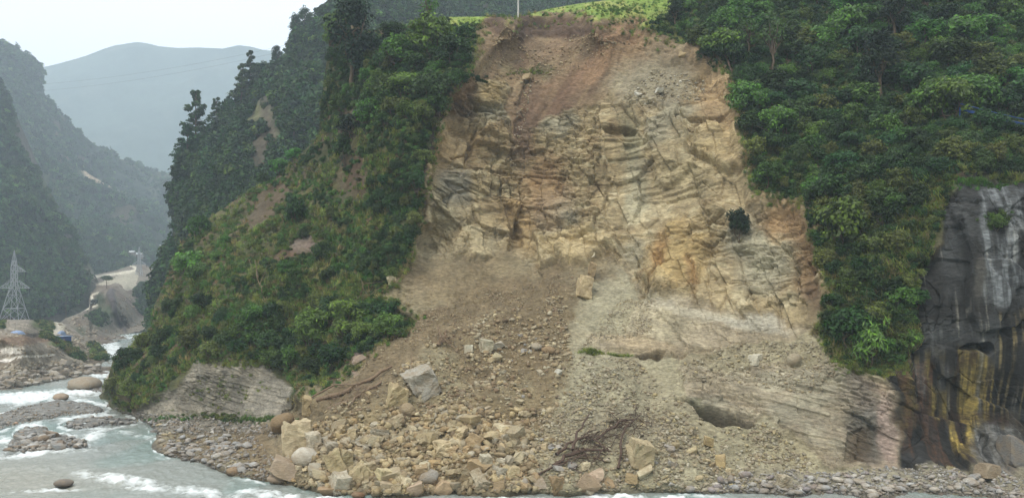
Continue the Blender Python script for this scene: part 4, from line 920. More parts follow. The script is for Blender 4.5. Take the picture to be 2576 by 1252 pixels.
rr_ = rng.integers(0, EXT.shape[0] - 1, 9000); cc_ = rng.integers(1, EXT.shape[1] - 1, 9000); f_ = rng.random((9000, 2)); e0 = EXT[rr_, cc_]; pe = e0 + (EXT[rr_ + 1, cc_] - e0) * f_[:, :1] + (EXT[rr_, cc_ + 1] - e0) * f_[:, 1:]
pe = pe[pe[:, 2] > 27]; n_ = len(pe)
scatter('undergrowth', UG, pe, np.stack([rng.normal(0, .25, n_) + .3, rng.normal(0, .2, n_), rng.uniform(0, 6.28, n_)], 1), rng.uniform(.6, 1.8, n_), rng.choice([0, 1, 3, 4, 0, 2], n_), 'scrub continuing over the slope at the right end of the hillside', 'undergrowth')
# small weeds on ledges
spots = [(1490, 882, 26, 6, 6, 60), (1560, 886, 24, 4, 6, 40), (600, 915, 120, 10, 6, 130), (560, 985, 120, 40, 6, 60), (430, 1055, 60, 6, 9, 60), (650, 1058, 90, 8, 7, 130), (2510, 555, 30, 20, 7, 80), (2450, 470, 120, 14, 9, 160), (1560, 26, 70, 14, 7, 120), (1340, 158, 60, 12, 6, 50), (1215, 192, 25, 12, 0, 40),
         (2200, 930, 90, 18, 6, 160), (560, 1050, 60, 8, 4, 60), (800, 955, 60, 22, 1, 80), (1000, 820, 40, 26, 9, 120)]
pl = []
for x, y, rx, ry, k, n_ in spots:
    a = rng.normal(size=(n_, 2)) * [rx * .5, ry * .5] + [x, y]; p_, nn = MAIN.at(a[:, 0], a[:, 1]); pl.append((p_, np.full(n_, k), rng.uniform(.15, .5, n_)))
p_ = np.concatenate([a[0] for a in pl]); kk = np.concatenate([a[1] for a in pl]); ss = np.concatenate([a[2] for a in pl])
scatter('weeds', UG, p_, np.stack([np.zeros(len(p_)), np.zeros(len(p_)), rng.uniform(0, 6.28, len(p_))], 1), ss, kk, 'thin patches of weeds on ledges and at the foot of the cliff', 'weeds')

# torn turf, roots and grass along the lip of the scar
ep = np.array(scar_poly[:24] + []); L2 = np.array(scar_poly[-15:] + scar_poly[:1]); seg_ = []
for A_ in (ep, L2):
    for a, b_ in zip(A_[:-1], A_[1:]):
        n_ = int(np.hypot(*(b_ - a)) / 2.2); t = rng.random((n_, 1)); seg_.append(a + (b_ - a) * t + rng.normal(size=(n_, 2)) * 7)
ep = np.concatenate(seg_); ep = ep[(ep[:, 1] < 1010) & (ep[:, 1] > 30)]; p_, nn = MAIN.at(ep[:, 0], ep[:, 1]); n_ = len(ep)
scatter('torn_turf', UG, p_ + nn * .1, np.stack([rng.uniform(.3, 1.6, n_), rng.normal(0, .4, n_), rng.uniform(0, 6.28, n_)], 1), rng.uniform(.15, .6, n_), rng.choice([6, 7, 8, 8, 6, 7], n_), 'torn turf and roots hanging along the lip of the landslide scar', 'grass')
# forests on the farther slopes
FM = [quads_mesh('tree_clump', crown_verts(870 + i, 14, 230, .24, (1, 1, 1.0), (.3, .5), -.6, 1.5, off=(0, 0, .7)), LEAF[k]) for i, k in enumerate(('dark', 'mid', 'blue', 'deep', 'dark', 'blue'))]
FM.append(quads_mesh('tree_clump', pine_np(880, 6, 260, .12, 2.6, .75, .2), LEAF['blue']))
FC = proto_collection('forest_trees', FM)
def forest(p, name, poly, n, s0, s1, label, skip=()):
    q = rand_in(poly, n); k = np.ones(len(q), bool)
    for x, y, rx, ry, s in skip: k &= ~((np.hypot((q[:, 0] - x) / rx, (q[:, 1] - y) / ry) < 1) & (rng.random(len(q)) < s))
    q = q[k]; ps, nn = p.at(q[:, 0], q[:, 1]); n1 = fbm(q[:, 0] / 40, q[:, 1] / 40, 861, 3)
    ix = rng.choice([0, 1, 2, 3, 4, 5, 6], len(q), p=[.2, .10, .2, .16, .14, .14, .06])
    sc_ = rng.uniform(s0, s1, len(q)) * (1 + .5 * n1)
    ps = ps - nn * (.15 * sc_[:, None])
    scatter(name, FC, ps, np.stack([rng.normal(0, .1, len(q)), rng.normal(0, .1, len(q)), rng.uniform(0, 6.28, len(q))], 1), sc_, ix, label, 'forest')
forest(HD, 'forest', [(-160, 150), (0, 225), (20, 260), (38, 300), (46, 380), (70, 410), (100, 440), (130, 500), (160, 560), (190, 615), (212, 655), (222, 690), (200, 760), (130, 815), (-160, 815)], 4200, 1.6, 3.6, 'dark woodland covering the steep buttress behind the left pylon', [(40, 340, 8, 40, .8), (222, 720, 16, 60, .8)])
forest(HE, 'forest', [(-160, 70), (0, 122), (25, 128), (32, 145), (60, 152), (85, 178), (103, 240), (125, 262), (150, 282), (200, 330), (240, 365), (280, 382), (300, 400), (340, 410), (390, 428), (445, 440), (480, 452), (480, 730), (-160, 730)], 8500, 2.2, 5.2, 'hazy woodland covering the tall mountain on the far left',
       [(235, 445, 36, 22, .85), (300, 468, 34, 8, .9), (190, 400, 50, 14, .5), (300, 640, 46, 14, .7), (425, 612, 34, 12, .8)])
forest(HG, 'forest', [(384, 770), (400, 720), (425, 650), (438, 600), (440, 560), (443, 500), (450, 465), (470, 410), (487, 385), (520, 352), (545, 322), (575, 272), (610, 238), (640, 208), (660, 187), (700, 167), (733, 142), (744, 95), (765, 72), (790, 66), (810, 45), (830, 20), (860, 0), (900, -40),
        (1720, -55), (1720, 110), (1000, 165), (930, 215), (850, 420), (700, 630), (520, 820), (380, 840)], 9000, 1.2, 2.9, 'blue green woodland covering the steep middle ridge behind the spur', [(665, 345, 44, 90, .93), (690, 240, 16, 28, .8), (455, 590, 16, 50, .7), (1225, 12, 20, 12, .9)])
forest(UPB, 'thicket', [(335, 770), (338, 735), (352, 715), (372, 712), (385, 735), (420, 730), (440, 740), (440, 820), (390, 800), (350, 790)], 420, 1.0, 2.4, 'dark thicket on the pale slope below the distant pylon')
forest(UPB, 'thicket', c1((120, 950), (250, 875), (315, 840), (340, 900), (450, 1060), (300, 1080), (200, 1010)), 260, .35, .8, 'low scrub on the bank below the dirt road')
def bankscrub(poly, n, lab, s0=.3, s1=.8):
    q = rand_in(poly, n); ps, nn = BANK.at(q[:, 0], q[:, 1])
    scatter('scrub', UG, ps, np.stack([np.zeros(n), np.zeros(n), rng.uniform(0, 6.28, n)], 1), rng.uniform(s0, s1, n), rng.choice([0, 0, 4, 8, 6, 1], n), lab, 'scrub')
bankscrub(c2((740, 380), (830, 420), (960, 490), (1190, 640), (1180, 720), (1000, 640), (860, 520), (760, 440)), 260, 'dark scrub spilling down the bank beside the blue shed', .5, 1.2)
bankscrub(c2((1210, 470), (1360, 500), (1500, 700), (1300, 690), (1290, 560)), 220, 'dark scrub on the river bank point below the shed', .6, 1.6)
bankscrub(c2((480, 150), (720, 160), (760, 260), (660, 320), (560, 230)), 260, 'green grass mound beside the road bend', .5, 1.0)
bankscrub(c2((-200, 150), (60, 150), (60, 260), (-200, 280)), 100, 'green scrub at the left end of the bank top', .5, 1.0)
bankscrub(c2((560, 330), (700, 330), (720, 400), (600, 400)), 90, 'reddish brown grass clump on the bank by the road', .6, 1.1)
# ------------------------------------------------------------------ individual trees and shrubs
def plant(px_, py_, R, kind='mid', style='bush', name='shrub', label=None, cat='shrub', group=None, patch=None, sink=.1, tall=1.0, rz=None, stem=None):
    (p_,), (nn,) = [a for a in (patch or MAIN).at(px_, py_)]
    e = empty(name, tuple(p_ - np.array([0, 0, sink * R])), random.uniform(0, 6.28) if rz is None else rz)
    s = random.uniform(.9, 1.1)
    e.scale = (R * s, R / s, R * tall)
    cm = {'bush': lambda: CROWN[kind, random.randrange(3)], 'tall': lambda: TALLC[kind], 'thin': lambda: THINC[kind], 'fern': lambda: FERN[kind], 'pine': lambda: random.choice(PINE)}[style]()
    sm = {'bush': STEM, 'tall': TSTEM, 'thin': TSTEM, 'fern': STEM, 'pine': PTR}[style]
    c = bpy.data.objects.new('crown', cm); COL.objects.link(c); c.parent = e
    t = bpy.data.objects.new('trunk', random.choice(sm)); COL.objects.link(t); t.parent = e
    tag(e, label, cat, group); return e
HERO = [
 # x, y(base), R m, kind, style, name, label, tall
 (885, 235, 4.7, 'deep', 'tall', 'tree', 'tallest dark evergreen tree standing on the crest of the left spur', 1.15),
 (895, 340, 3.0, 'deep', 'bush', 'tree', 'dark ivy covered tree just below the tallest tree on the spur', .9),
 (838, 112, 2.9, 'mid', 'bush', 'tree', 'green tree leaning out left from the tallest tree on the spur crest', 1.2),
 (848, 60, 2.2, 'mid', 'bush', 'tree', 'small rounded green crown high on the left of the tallest tree', 1.1),
 (868, 400, 2.4, 'dark', 'bush', 'shrub', 'dark shrub hanging over the brown rock rib below the spur crest', 1.3),
 (1085, 150, 4.2, 'mid', 'bush', 'tree', 'broad bright green tree on the spur crest beside the top of the landslide', 1.0),
 (1080, 70, 2.4, 'mid', 'thin', 'tree', 'thin open crowned tree rising above the broad tree on the spur', 1.0),
 (1140, 165, 3.0, 'dark', 'bush', 'shrub', 'dark bush at the very edge of the landslide scar on the spur top', 1.0),
 (1010, 170, 3.4, 'bright', 'bush', 'shrub', 'bright green bush left of the broad tree on the spur crest', .9),
 (985, 250, 3.2, 'mid', 'bush', 'shrub', 'spreading green bush below the bright bush on the spur crest', .9),
 (1075, 250, 3.3, 'blue', 'bush', 'shrub', 'bluish green bush on the shaded upper edge of the spur', .9),
 (1150, 215, 1.8, 'dark', 'bush', 'shrub', 'small dark shrub overhanging the top left of the bare cliff', .9),
 (706, 412, 2.3, 'bright', 'bush', 'shrub', 'bright green bush on the skyline of the grassy spur', .9),
 (740, 395, 2.0, 'bright', 'bush', 'shrub', 'yellow green bush right of the bright skyline bush on the spur', .9),
 (664, 455, 1.5, 'dark', 'bush', 'shrub', 'small dark round bush alone on the spur skyline', 1.1),
 (505, 600, 2.6, 'mid', 'bush', 'tree', 'green tree on the lower skyline of the spur above the valley', 1.1),
 (470, 690, 3.0, 'bright', 'bush', 'tree', 'large leaved bright green tree low on the spur skyline', 1.1),
 (505, 715, 2.2, 'mid', 'bush', 'shrub', 'green bush right of the large leaved tree on the lower spur', 1.0),
 (430, 790, 2.6, 'dark', 'bush', 'shrub', 'dark bush low on the left skyline of the spur', 1.0),
 (320, 920, 2.6, 'dark', 'bush', 'shrub', 'dark bush at the tip of the spur above the river', 1.0),
 (300, 990, 2.2, 'olive', 'bush', 'shrub', 'olive bush at the water edge at the foot of the spur', 1.0),
 (745, 560, 2.6, 'dark', 'bush', 'shrub', 'dark round bush on the open middle of the spur', 1.2),
 (810, 650, 2.0, 'dark', 'bush', 'shrub', 'dark bush beside the grey boulder on the spur', 1.0),
 (745, 720, 1.7, 'bright', 'fern', 'shrub', 'small bright green bush in the middle of the spur', 1.0),
 (880, 850, 3.0, 'mid', 'fern', 'shrub', 'feathery green bush above the foot of the spur', 1.0),
 (800, 880, 3.2, 'mid', 'fern', 'shrub', 'feathery green bush low on the spur above the pale outcrop', 1.0),
 (850, 935, 2.6, 'dark', 'bush', 'shrub', 'dark bush at the foot of the spur beside the debris slope', 1.0),
 (640, 850, 2.8, 'mid', 'fern', 'shrub', 'green bamboo like bush above the pale rock outcrop', 1.0),
 (980, 860, 2.2, 'mid', 'fern', 'shrub', 'green bush on the hump left of the debris slope', .9),
 (2195, 920, 2.5, 'bright', 'fern', 'bamboo', 'bright green bamboo clump hanging beside the dark wet wall', 1.35),
 (2130, 870, 2.8, 'dark', 'bush', 'shrub', 'dark bush left of the bright bamboo clump', 1.2),
 (2250, 920, 1.9, 'mid', 'fern', 'shrub', 'green ferny bush at the foot of the slope right of the bamboo', 1.0),
 (2120, 600, 3.4, 'mid', 'bush', 'tree', 'dense green tree overhanging the right edge of the scar', 1.2),
 (2090, 520, 2.6, 'dark', 'bush', 'shrub', 'dark bush above the overhanging tree on the scar edge', 1.0),
 (1815, 150, 3.3, 'mid', 'bush', 'tree', 'tree with a crooked trunk leaning over the upper right scar edge', 1.0),
 (1770, 110, 2.8, 'blue', 'bush', 'shrub', 'bluish green bush on the upper right rim of the scar', 1.0),
 (1700, 70, 1.8, 'deep', 'tall', 'tree', 'slim dark tree at the right end of the grassy terrace', 1.0),
 (1885, 150, 2.1, 'mid', 'thin', 'tree', 'slender open tree left of a pair above the scar', 1.25),
 (1945, 185, 2.4, 'blue', 'thin', 'tree', 'slender open tree right of a pair above the scar', 1.35),
 (2215, 250, 3.2, 'deep', 'tall', 'tree', 'very dark upright tree in the middle of the right slope', 1.0),
 (2250, 110, 2.8, 'deep', 'tall', 'tree', 'dark upright tree above the very dark tree on the right slope', .9),
 (1960, 345, 2.8, 'bright', 'bush', 'shrub', 'bright green bush on the right slope near the middle of the scar edge', 1.0),
 (2330, 120, 3.0, 'bright', 'bush', 'shrub', 'bright yellow green bush beside the dark upright trees', .9),
 (2370, 260, 2.8, 'bright', 'bush', 'shrub', 'bright green bush above the long blue barrier', .9),
 (2540, 225, 2.4, 'bright', 'bush', 'shrub', 'bright green bush at the right end of the slope above the barrier', .9),
 (1940, 470, 2.3, 'mid', 'bush', 'shrub', 'green bush beside the lowest notch of the scar edge', 1.0),
 (2475, 330, 1.7, 'dark', 'bush', 'shrub', 'dark bush standing in front of the long blue barrier', 1.2),
 (2505, 575, 1.0, 'mid', 'fern', 'shrub', 'small green plant growing on the dark wet wall', .9),
]
for x, y, R, k, st, nm, lb, tl in HERO: plant(x, y, R, k, st, nm, lb, nm, None, tall=tl)
# hanging dead shrub inside the scar
e = plant(1852, 585, 1.7, 'deep', 'bush', 'shrub', 'dead brown shrub clinging to the bare face in the right half of the scar', 'shrub', tall=1.5)
# pines and skyline trees of the middle ridge
for x, y, R, k, st, lb, tl in [(512, 385, 4.6, 'blue', 'pine', 'tallest pine standing alone on the middle ridge skyline', 1.15), (494, 425, 4.0, 'blue', 'pine', 'leaning pine left of the tallest pine on the ridge', .9), (545, 330, 3.2, 'blue', 'pine', 'slim pine right of the tallest pine', 1.0),
        (604, 262, 4.4, 'dark', 'pine', 'spreading pine left of a pair on the ridge skyline', .95), (628, 232, 4.0, 'dark', 'pine', 'pointed pine right of a pair on the ridge skyline', 1.05), (662, 190, 3.6, 'blue', 'bush', 'umbrella crowned tree high on the ridge skyline', 1.0), (697, 168, 3.0, 'dark', 'tall', 'dark pointed tree high on the ridge skyline', .9),
        (772, 85, 3.0, 'blue', 'tall', 'rounded tree on the top step of the ridge', 1.1), (752, 110, 3.6, 'blue', 'tall', 'large tree at the top corner of the ridge', 1.0), (478, 470, 4.2, 'blue', 'pine', 'pine with drooping branches on the steep ridge edge', .8), (465, 540, 2.8, 'blue', 'pine', 'lowest pine on the steep ridge edge', .8),
        (735, 375, 4.0, 'mid', 'pine', 'pale pine standing out on the ridge behind the spur', .85), (790, 85, 2.6, 'dark', 'tall', 'dark tree beside the highest corner of the ridge', .9)]:
    plant(x, y, R, k, st, 'pine_tree' if st == 'pine' else 'tree', lb, 'pine tree' if st == 'pine' else 'tree', patch=HG, tall=tl)
e = plant(269, 727, 5.2, 'dark', 'bush', 'pine_tree', 'lone flat topped pine beside the pale road in the valley', 'pine tree', patch=UPB, tall=.35, sink=0)
c0, t0 = sorted(e.children, key=lambda c: c.name)
e.scale = (1, 1, 1); c0.scale = (4.2, 4.2, 1.9); c0.location = (0, 0, 3.4); t0.data = PTR[0]; t0.scale = (3.0, 3.0, 1.7)

# many shrubs, each a thing
taken = [(h[0], h[1] - h[2] * 10, h[2] * 14) for h in HERO]
REG = [
 ([(1690, 100), (1690, -20), (2600, -30), (2600, 290), (2200, 330), (1880, 330), (1850, 190)], 135, (1.3, 3.7), ['dark', 'mid', 'mid', 'blue', 'blue', 'dark', 'bright', 'olive'], 'small leafy tree in the dense thicket high on the right slope', 'small trees high on the right slope'),
 ([(1880, 330), (2200, 330), (2600, 330), (2590, 430), (2400, 440), (2330, 520), (2060, 600), (2030, 490), (1900, 470)], 80, (1.1, 2.3), ['dark', 'dark', 'mid', 'blue', 'olive'], 'leafy shrub on the lower right slope above the dark wall', 'shrubs on the lower right slope'),
 ([(2060, 600), (2330, 520), (2300, 700), (2290, 890), (2200, 925), (2100, 890), (2075, 780)], 34, (1.0, 2.0), ['dark', 'dark', 'mid', 'olive'], 'shrub on the steep face between the scar and the wet wall', 'shrubs beside the wet wall'),
 ([(835, 130), (930, 100), (1130, 60), (1190, 120), (1140, 215), (1090, 330), (900, 330), (850, 330)], 42, (1.2, 2.6), ['dark', 'mid', 'mid', 'blue', 'olive'], 'leafy shrub on the crest of the left spur', 'shrubs on the spur crest'),
 ([(930, 330), (1080, 330), (1060, 480), (1030, 640), (940, 640), (920, 560)], 28, (.8, 1.8), ['dark', 'dark', 'olive', 'blue'], 'shrub on the steep shaded face of the left spur', 'shrubs on the shaded spur face'),
 ([(440, 680), (600, 520), (800, 400), (870, 600), (1000, 680), (980, 740), (700, 780), (450, 800)], 26, (.6, 1.5), ['olive', 'mid', 'dark', 'bright'], 'low shrub in the grass on the middle of the spur', 'low shrubs on the grassy spur'),
 ([(300, 900), (450, 780), (700, 780), (980, 760), (1030, 810), (800, 950), (720, 930), (500, 890), (420, 960), (320, 1020), (275, 1000)], 48, (1.1, 2.4), ['dark', 'mid', 'dark', 'olive', 'blue'], 'bushy shrub low on the spur above the river', 'shrubs low on the spur'),
]
for poly, n_, (s0, s1), kinds, lb, gr in REG:
    pts_ = []; tries = 0
    while len(pts_) < n_ and tries < 6000:
        tries += 1
        x, y = rand_in(poly, 1)[0]; R = random.uniform(s0, s1)
        if any((x - a) ** 2 + (y - b_) ** 2 < (.5 * (R * 17 + c)) ** 2 * .8 for a, b_, c in pts_ + taken): 
            if tries < 4000: continue
        pts_.append((x, y, R * 14))
        plant(x, y, R, random.choice(kinds), 'bush' if random.random() < .85 or 'right' in lb else 'fern' if False else 'bush', 'tree' if 'tree' in lb else 'shrub', lb, 'tree' if 'tree' in lb else 'shrub', gr, tall=random.uniform(.8, 1.15), sink=.25)

# ------------------------------------------------------------------ stones
def dusty(c):
    c = lin(c); g = .3 * c[0] + .59 * c[1] + .11 * c[2]; return (c * .76 + g * .24) * np.array([.95, .93, .84])
def put_rock(p_, w, h, mesh, color, name='boulder', label=None, cat='boulder', group=None, rot=None, dpt=None, sink=.3):
    o_ = bpy.data.objects.new(name, mesh); COL.objects.link(o_)
    dpt = dpt or (w + h) * .5
    ex = np.array([[v.co[i] for v in mesh.vertices] for i in (0, 2)]) if False else None
    o_.scale = (w, dpt, h); o_.location = (p_[0], p_[1], p_[2] + h * (.5 - sink))
    o_.rotation_euler = rot if rot else (random.uniform(-.25, .25), random.uniform(-.3, .3), random.uniform(0, 6.28))
    c = dusty(color); o_.color = (c[0], c[1], c[2], 1)
    return tag(o_, label, cat, group)
def mesh_size(me):
    a = np.array([v.co[:] for v in me.vertices]); return a.max(0) - a.min(0)
MS = {}
def put_px(x, y, wp, hp, mesh, color, label, name='boulder', cat='boulder', rot=None, surf=None, dpt=1.0, group=None):
    """x, y: centre on the photo; wp, hp: size there"""
    yb = y + hp * .32
    if surf == 'water' or (surf is None and yb > shc(x) - 2): p_ = ground(x, yb, 0.0)
    elif surf is not None: p_ = surf.at(x, yb)[0][0]
    else: p_ = MAIN.at(x, yb)[0][0]
    m = p_[1] / F; w = wp * m; h = hp * m
    if mesh.name not in MS: MS[mesh.name] = mesh_size(mesh)
    s = MS[mesh.name]
    o_ = bpy.data.objects.new(name, mesh); COL.objects.link(o_)
    o_.scale = (w / s[0], w * dpt / s[1], h * 1.12 / s[2]); o_.rotation_euler = rot or (random.uniform(-.15, .15), random.uniform(-.15, .15), random.uniform(-.4, .4))
    o_.location = (p_[0], p_[1] + w * dpt * .2, CAM_H + (HY - y) * m)
    c = dusty(color); o_.color = (c[0], c[1], c[2], 1)
    return tag(o_, label, cat, group)
YEL, OCH, PALE, GRY, TAN, BRN, RED, ORG = (208, 184, 128), (190, 158, 98), (222, 212, 186), (172, 168, 160), (184, 166, 130), (128, 104, 72), (172, 132, 108), (176, 128, 76)
blockm = [rock_mesh(660 + i, 15, (1, .9, 1.0)) for i in range(6)]
HR = [
 (742, 1112, 80, 100, blockm[0], (202, 184, 146), 'tall yellow and white split block standing at the left end of the debris', (0, .04, .2)),
 (785, 1118, 40, 60, blockm[1], (206, 198, 180), 'pale grey shoulder leaning against the tall split block', (0, .1, .5)),
 (762, 1152, 66, 48, ROUND[1], (206, 200, 190), 'round pale grey boulder at the foot of the tall split block', (0, 0, 0)),
 (778, 1028, 52, 58, blockm[2], (186, 164, 116), 'upright ochre boulder on the left edge of the debris above the tall block', (0, .25, .1)),
 (702, 1066, 66, 46, ROUND[2], (142, 116, 78), 'brown mud covered boulder left of the upright ochre boulder', (0, -.5, 0)),
 (998, 1004, 66, 66, blockm[3], (196, 176, 128), 'large angular ochre boulder beside the grey striped one', (0, .5, .3)),
 (1062, 965, 86, 76, blockm[1], (170, 166, 158), 'large grey striped boulder capped with yellow rubble', (.1, -.3, .2)),
 (1022, 1032, 42, 34, ROUND[0], (164, 144, 112), 'rounded brown grey stone below the large ochre boulder', None),
 (1470, 722, 40, 56, blockm[0], (206, 182, 136), 'pale upright slab half way up the debris in the gully', (0, .25, .3)),
 (1488, 678, 26, 34, blockm[2], (176, 150, 106), 'smaller brown block above the pale upright slab', (0, .4, 0)),
 (1487, 640, 16, 16, ANG[2], PALE, 'small pale block at the top of the debris chute', None),
 (985, 708, 34, 28, blockm[3], (206, 190, 156), 'pale square block perched left of the scar above the spur bushes', (0, .05, .3)),
 (905, 1195, 54, 50, blockm[4], (194, 176, 130), 'big ochre block with a sloping side in the front of the debris', (0, .6, .2)),
 (962, 1200, 48, 40, blockm[2], (212, 196, 146), 'pale yellow block right of the big ochre block near the water', (0, .2, .6)),
 (838, 1165, 50, 58, blockm[0], (180, 162, 116), 'olive brown upright block behind the big ochre block', (0, -.35, .2)),
 (868, 1158, 44, 50, blockm[3], (176, 160, 118), 'olive brown block touching the upright olive block', (0, .4, .4)),
 (1078, 1200, 58, 38, ROUND[3], (160, 154, 148), 'long rounded grey stone in the front debris', (0, -.2, 0)),
 (1115, 1228, 50, 34, SLAB[0], (204, 172, 132), 'reddish tan slab dipping into the river edge', (0, .45, .2)),
 (1040, 1234, 50, 32, ANG[1], (196, 168, 142), 'pinkish slab at the river edge left of the reddish tan slab', (0, -.2, .2)),
 (975, 1228, 44, 30, ANG[4], (184, 164, 132), 'tan angular boulder at the river edge', None),
 (1222, 1166, 40, 46, blockm[2], (190, 182, 160), 'upright pale grey block in the middle of the front debris', (0, .1, .3)),
 (1285, 1195, 40, 42, blockm[0], (204, 184, 138), 'yellow block with flat sides right of the upright pale grey block', (0, .2, .4)),
 (1318, 1216, 30, 22, ROUND[4], (168, 164, 160), 'small round grey stone at the river edge right of centre', None),
 (1358, 1214, 40, 26, ANG[5], (188, 172, 156), 'flat pinkish grey boulder beside the round grey stone at the shore', (0, 0, .1)),
 (1407, 1226, 50, 56, blockm[3], (150, 124, 84), 'orange brown wet boulder standing in the river edge', (0, .1, .2)),
 (1466, 1214, 66, 52, ANG[3], (172, 146, 118), 'large reddish boulder right of the orange wet boulder', (0, .3, .1)),
 (1518, 1213, 52, 38, ANG[6], (160, 132, 92), 'orange flat faced boulder at the right end of the wet boulders', (0, -.05, .1)),
 (1497, 1198, 50, 26, ANG[7], (210, 182, 158), 'pinkish boulder behind the orange flat faced boulder', (0, -.15, .1)),
 (1612, 1152, 78, 84, blockm[2], (190, 172, 132), 'very large tan block beside the driftwood heap', (0, .3, .25)),
 (1622, 1188, 58, 34, SLAB[1], (216, 202, 166), 'pale flat topped block leaning on the very large tan block', (0, -.3, .5)),
 (1592, 1204, 34, 22, ANG[8], (172, 146, 98), 'brown angular stone under the very large tan block', None),
 (1380, 882, 36, 22, ROUND[5], (150, 120, 82), 'smooth brown boulder in the gravel chute', None),
 (1350, 872, 28, 18, ROUND[6], (176, 170, 158), 'smooth grey boulder left of the smooth brown one in the chute', None),
 (1400, 944, 32, 22, ANG[0], (200, 200, 192), 'white angular boulder in the gravel below the chute', None),
 (1222, 872, 38, 36, blockm[1], (186, 182, 160), 'upright grey green block of a small cluster on the debris', (0, .3, .3)),
 (1250, 870, 38, 18, SLAB[2], (208, 204, 194), 'white slab lying beside the grey green block', (0, -.5, .1)),
 (1178, 880, 22, 26, ANG[2], (204, 202, 184), 'pale standing stone left of the grey green block', (0, .2, .2)),
 (1254, 898, 26, 20, ANG[9], (196, 186, 148), 'pale stone below the white slab on the debris', None),
 (1903, 904, 34, 24, SLAB[0], (206, 200, 182), 'white flat block on the gravel shelf right of the scar', (0, -.1, .6)),
 (1998, 908, 44, 36, ROUND[2], (166, 154, 130), 'rounded brown grey boulder right of the white flat block', (0, -.5, 0)),
 (1976, 1214, 46, 36, blockm[3], (186, 174, 152), 'tan boulder among grey river cobbles near the shore', (0, .3, .2)),
 (1742, 1136, 38, 30, SLAB[1], (200, 184, 138), 'pale yellow slab in the gravel right of the driftwood', (0, -.3, .3)),
 (1785, 1110, 26, 26, ANG[4], (196, 170, 112), 'yellow stone on the lower right gravel', None),
 (1815, 1160, 30, 28, ANG[5], (196, 168, 108), 'ochre stone on the gravel left of the river cobbles', None),
 (590, 1188, 46, 26, ROUND[3], (140, 112, 84), 'brown rounded boulder at the tip of the shore on the left', None),
 (712, 1182, 76, 42, ANG[8], (178, 156, 134), 'broad pinkish boulder at the shore left of the front debris', (0, .3, .1)),
 (698, 1205, 60, 28, ROUND[1], (166, 144, 124), 'low rounded boulder in front of the broad pinkish boulder', (0, 0, 0)),
 (832, 1236, 66, 24, SLAB[2], (176, 144, 106), 'long orange block lying in the water', (0, -.12, .1)),
 (900, 1246, 36, 16, ROUND[5], (140, 96, 58), 'small round brown rock breaking the water surface', None),
 (206, 968, 84, 36, ROUND[0], (164, 152, 138), 'huge smooth boulder in the rapids upstream', (0, 0, 0)),
 (276, 965, 34, 52, ROUND[4], (180, 174, 166), 'tall pale boulder against the spur foot upstream', (0, .2, 0)),
 (150, 999, 36, 18, ROUND[6], (174, 152, 134), 'flat tan boulder in the rapids below the huge smooth boulder', (0, 0, 0)),
 (157, 1216, 48, 18, ROUND[3], (128, 118, 112), 'low dark boulder awash in the foreground water', (0, 0, 0)),
 (404, 1110, 20, 14, ROUND[2], (176, 168, 158), 'small grey boulder alone in the water off the cobble spit', None),
 (1712, 137, 22, 14, ANG[3], (206, 178, 128), 'yellow boulder under the bushes at the upper right rim', None),
 (1655, 226, 18, 12, ANG[1], (214, 214, 208), 'white boulder of the stony band high on the right of the scar', None),
 (1600, 234, 22, 12, ANG[6], (206, 206, 200), 'flat white stone left of the white boulder in the stony band', None),
 (1330, 192, 22, 14, ANG[7], (196, 170, 128), 'tan stone stuck at the head of the gully', None),
 (768, 586, 22, 14, ANG[2], (190, 186, 180), 'pale grey boulder showing in the grass of the spur', None),
 (760, 632, 44, 22, ANG[3], (120, 108, 100), 'dark grey rock outcrop in the grass of the spur', (0, .2, 0)),
 (905, 912, 40, 26, ANG[0], (160, 138, 128), 'pinkish grey rock jutting from the bushes at the spur foot', None),
 (2556, 1136, 66, 70, ANG[5], (128, 128, 130), 'large grey water worn rock at the right edge below the wall', (0, .3, .2)),
 (2490, 1184, 50, 34, ANG[7], (150, 134, 112), 'brown layered rock at the foot of the wet wall on the right', (0, .2, .3)),
]
for x, y, w, h, me, c, lb, rot in HR:
    s_ = 'water' if lb.find('water') > 0 and y > 1200 and x < 1000 or x < 300 else None
    put_px(x, y, w, h, me, c, lb, rot=rot, surf=s_)
# countable boulders
def many(n_, poly, meshes, cols, s0, s1, name, label, group, cat, surf=None, pw=2.2, z=None):
    q = rand_in(poly, n_)
    for i_, (x, y) in enumerate(q):
        if surf == 'flat':
            k = i_; p_ = ground(x, y, z); 
        else:
            if y > shc(x) + 3 and surf is None: y = shc(x) - random.uniform(0, 12)
            p_ = (surf or MAIN).at(x, y)[0][0]
        s = s0 + (s1 - s0) * random.random() ** pw
        c = np.array(random.choice(cols)) * random.uniform(.88, 1.08)
        put_rock(p_, s, s * random.uniform(.55, .95), random.choice(meshes), tuple(np.clip(c, 0, 235)), name, label, cat, group, dpt=s * random.uniform(.7, 1))
yc = [(200, 180, 138), (188, 170, 130), (208, 194, 160), (176, 162, 130), (186, 178, 160), (180, 152, 108), (170, 158, 134), (192, 172, 128)]
gc = [(172, 174, 180), (158, 160, 166), (146, 148, 154), (186, 184, 184), (166, 162, 162)]
many(190, [(700, 1200), (800, 1080), (960, 1050), (1200, 1060), (1320, 1060), (1340, 1235), (900, 1240), (780, 1225)], ANG + blockm, yc, .6, 2.1, 'boulder', 'angular ochre boulder in the tumbled pile at the front of the landslide', 'ochre boulders at the front of the landslide', 'boulder')
many(60, [(1340, 1100), (1560, 1150), (1750, 1120), (1900, 1180), (1760, 1235), (1340, 1240)], ANG + ROUND[:3], yc + gc, .4, 1.1, 'boulder', 'tan or grey stone along the shore below the driftwood heap', 'stones below the driftwood heap', 'boulder')
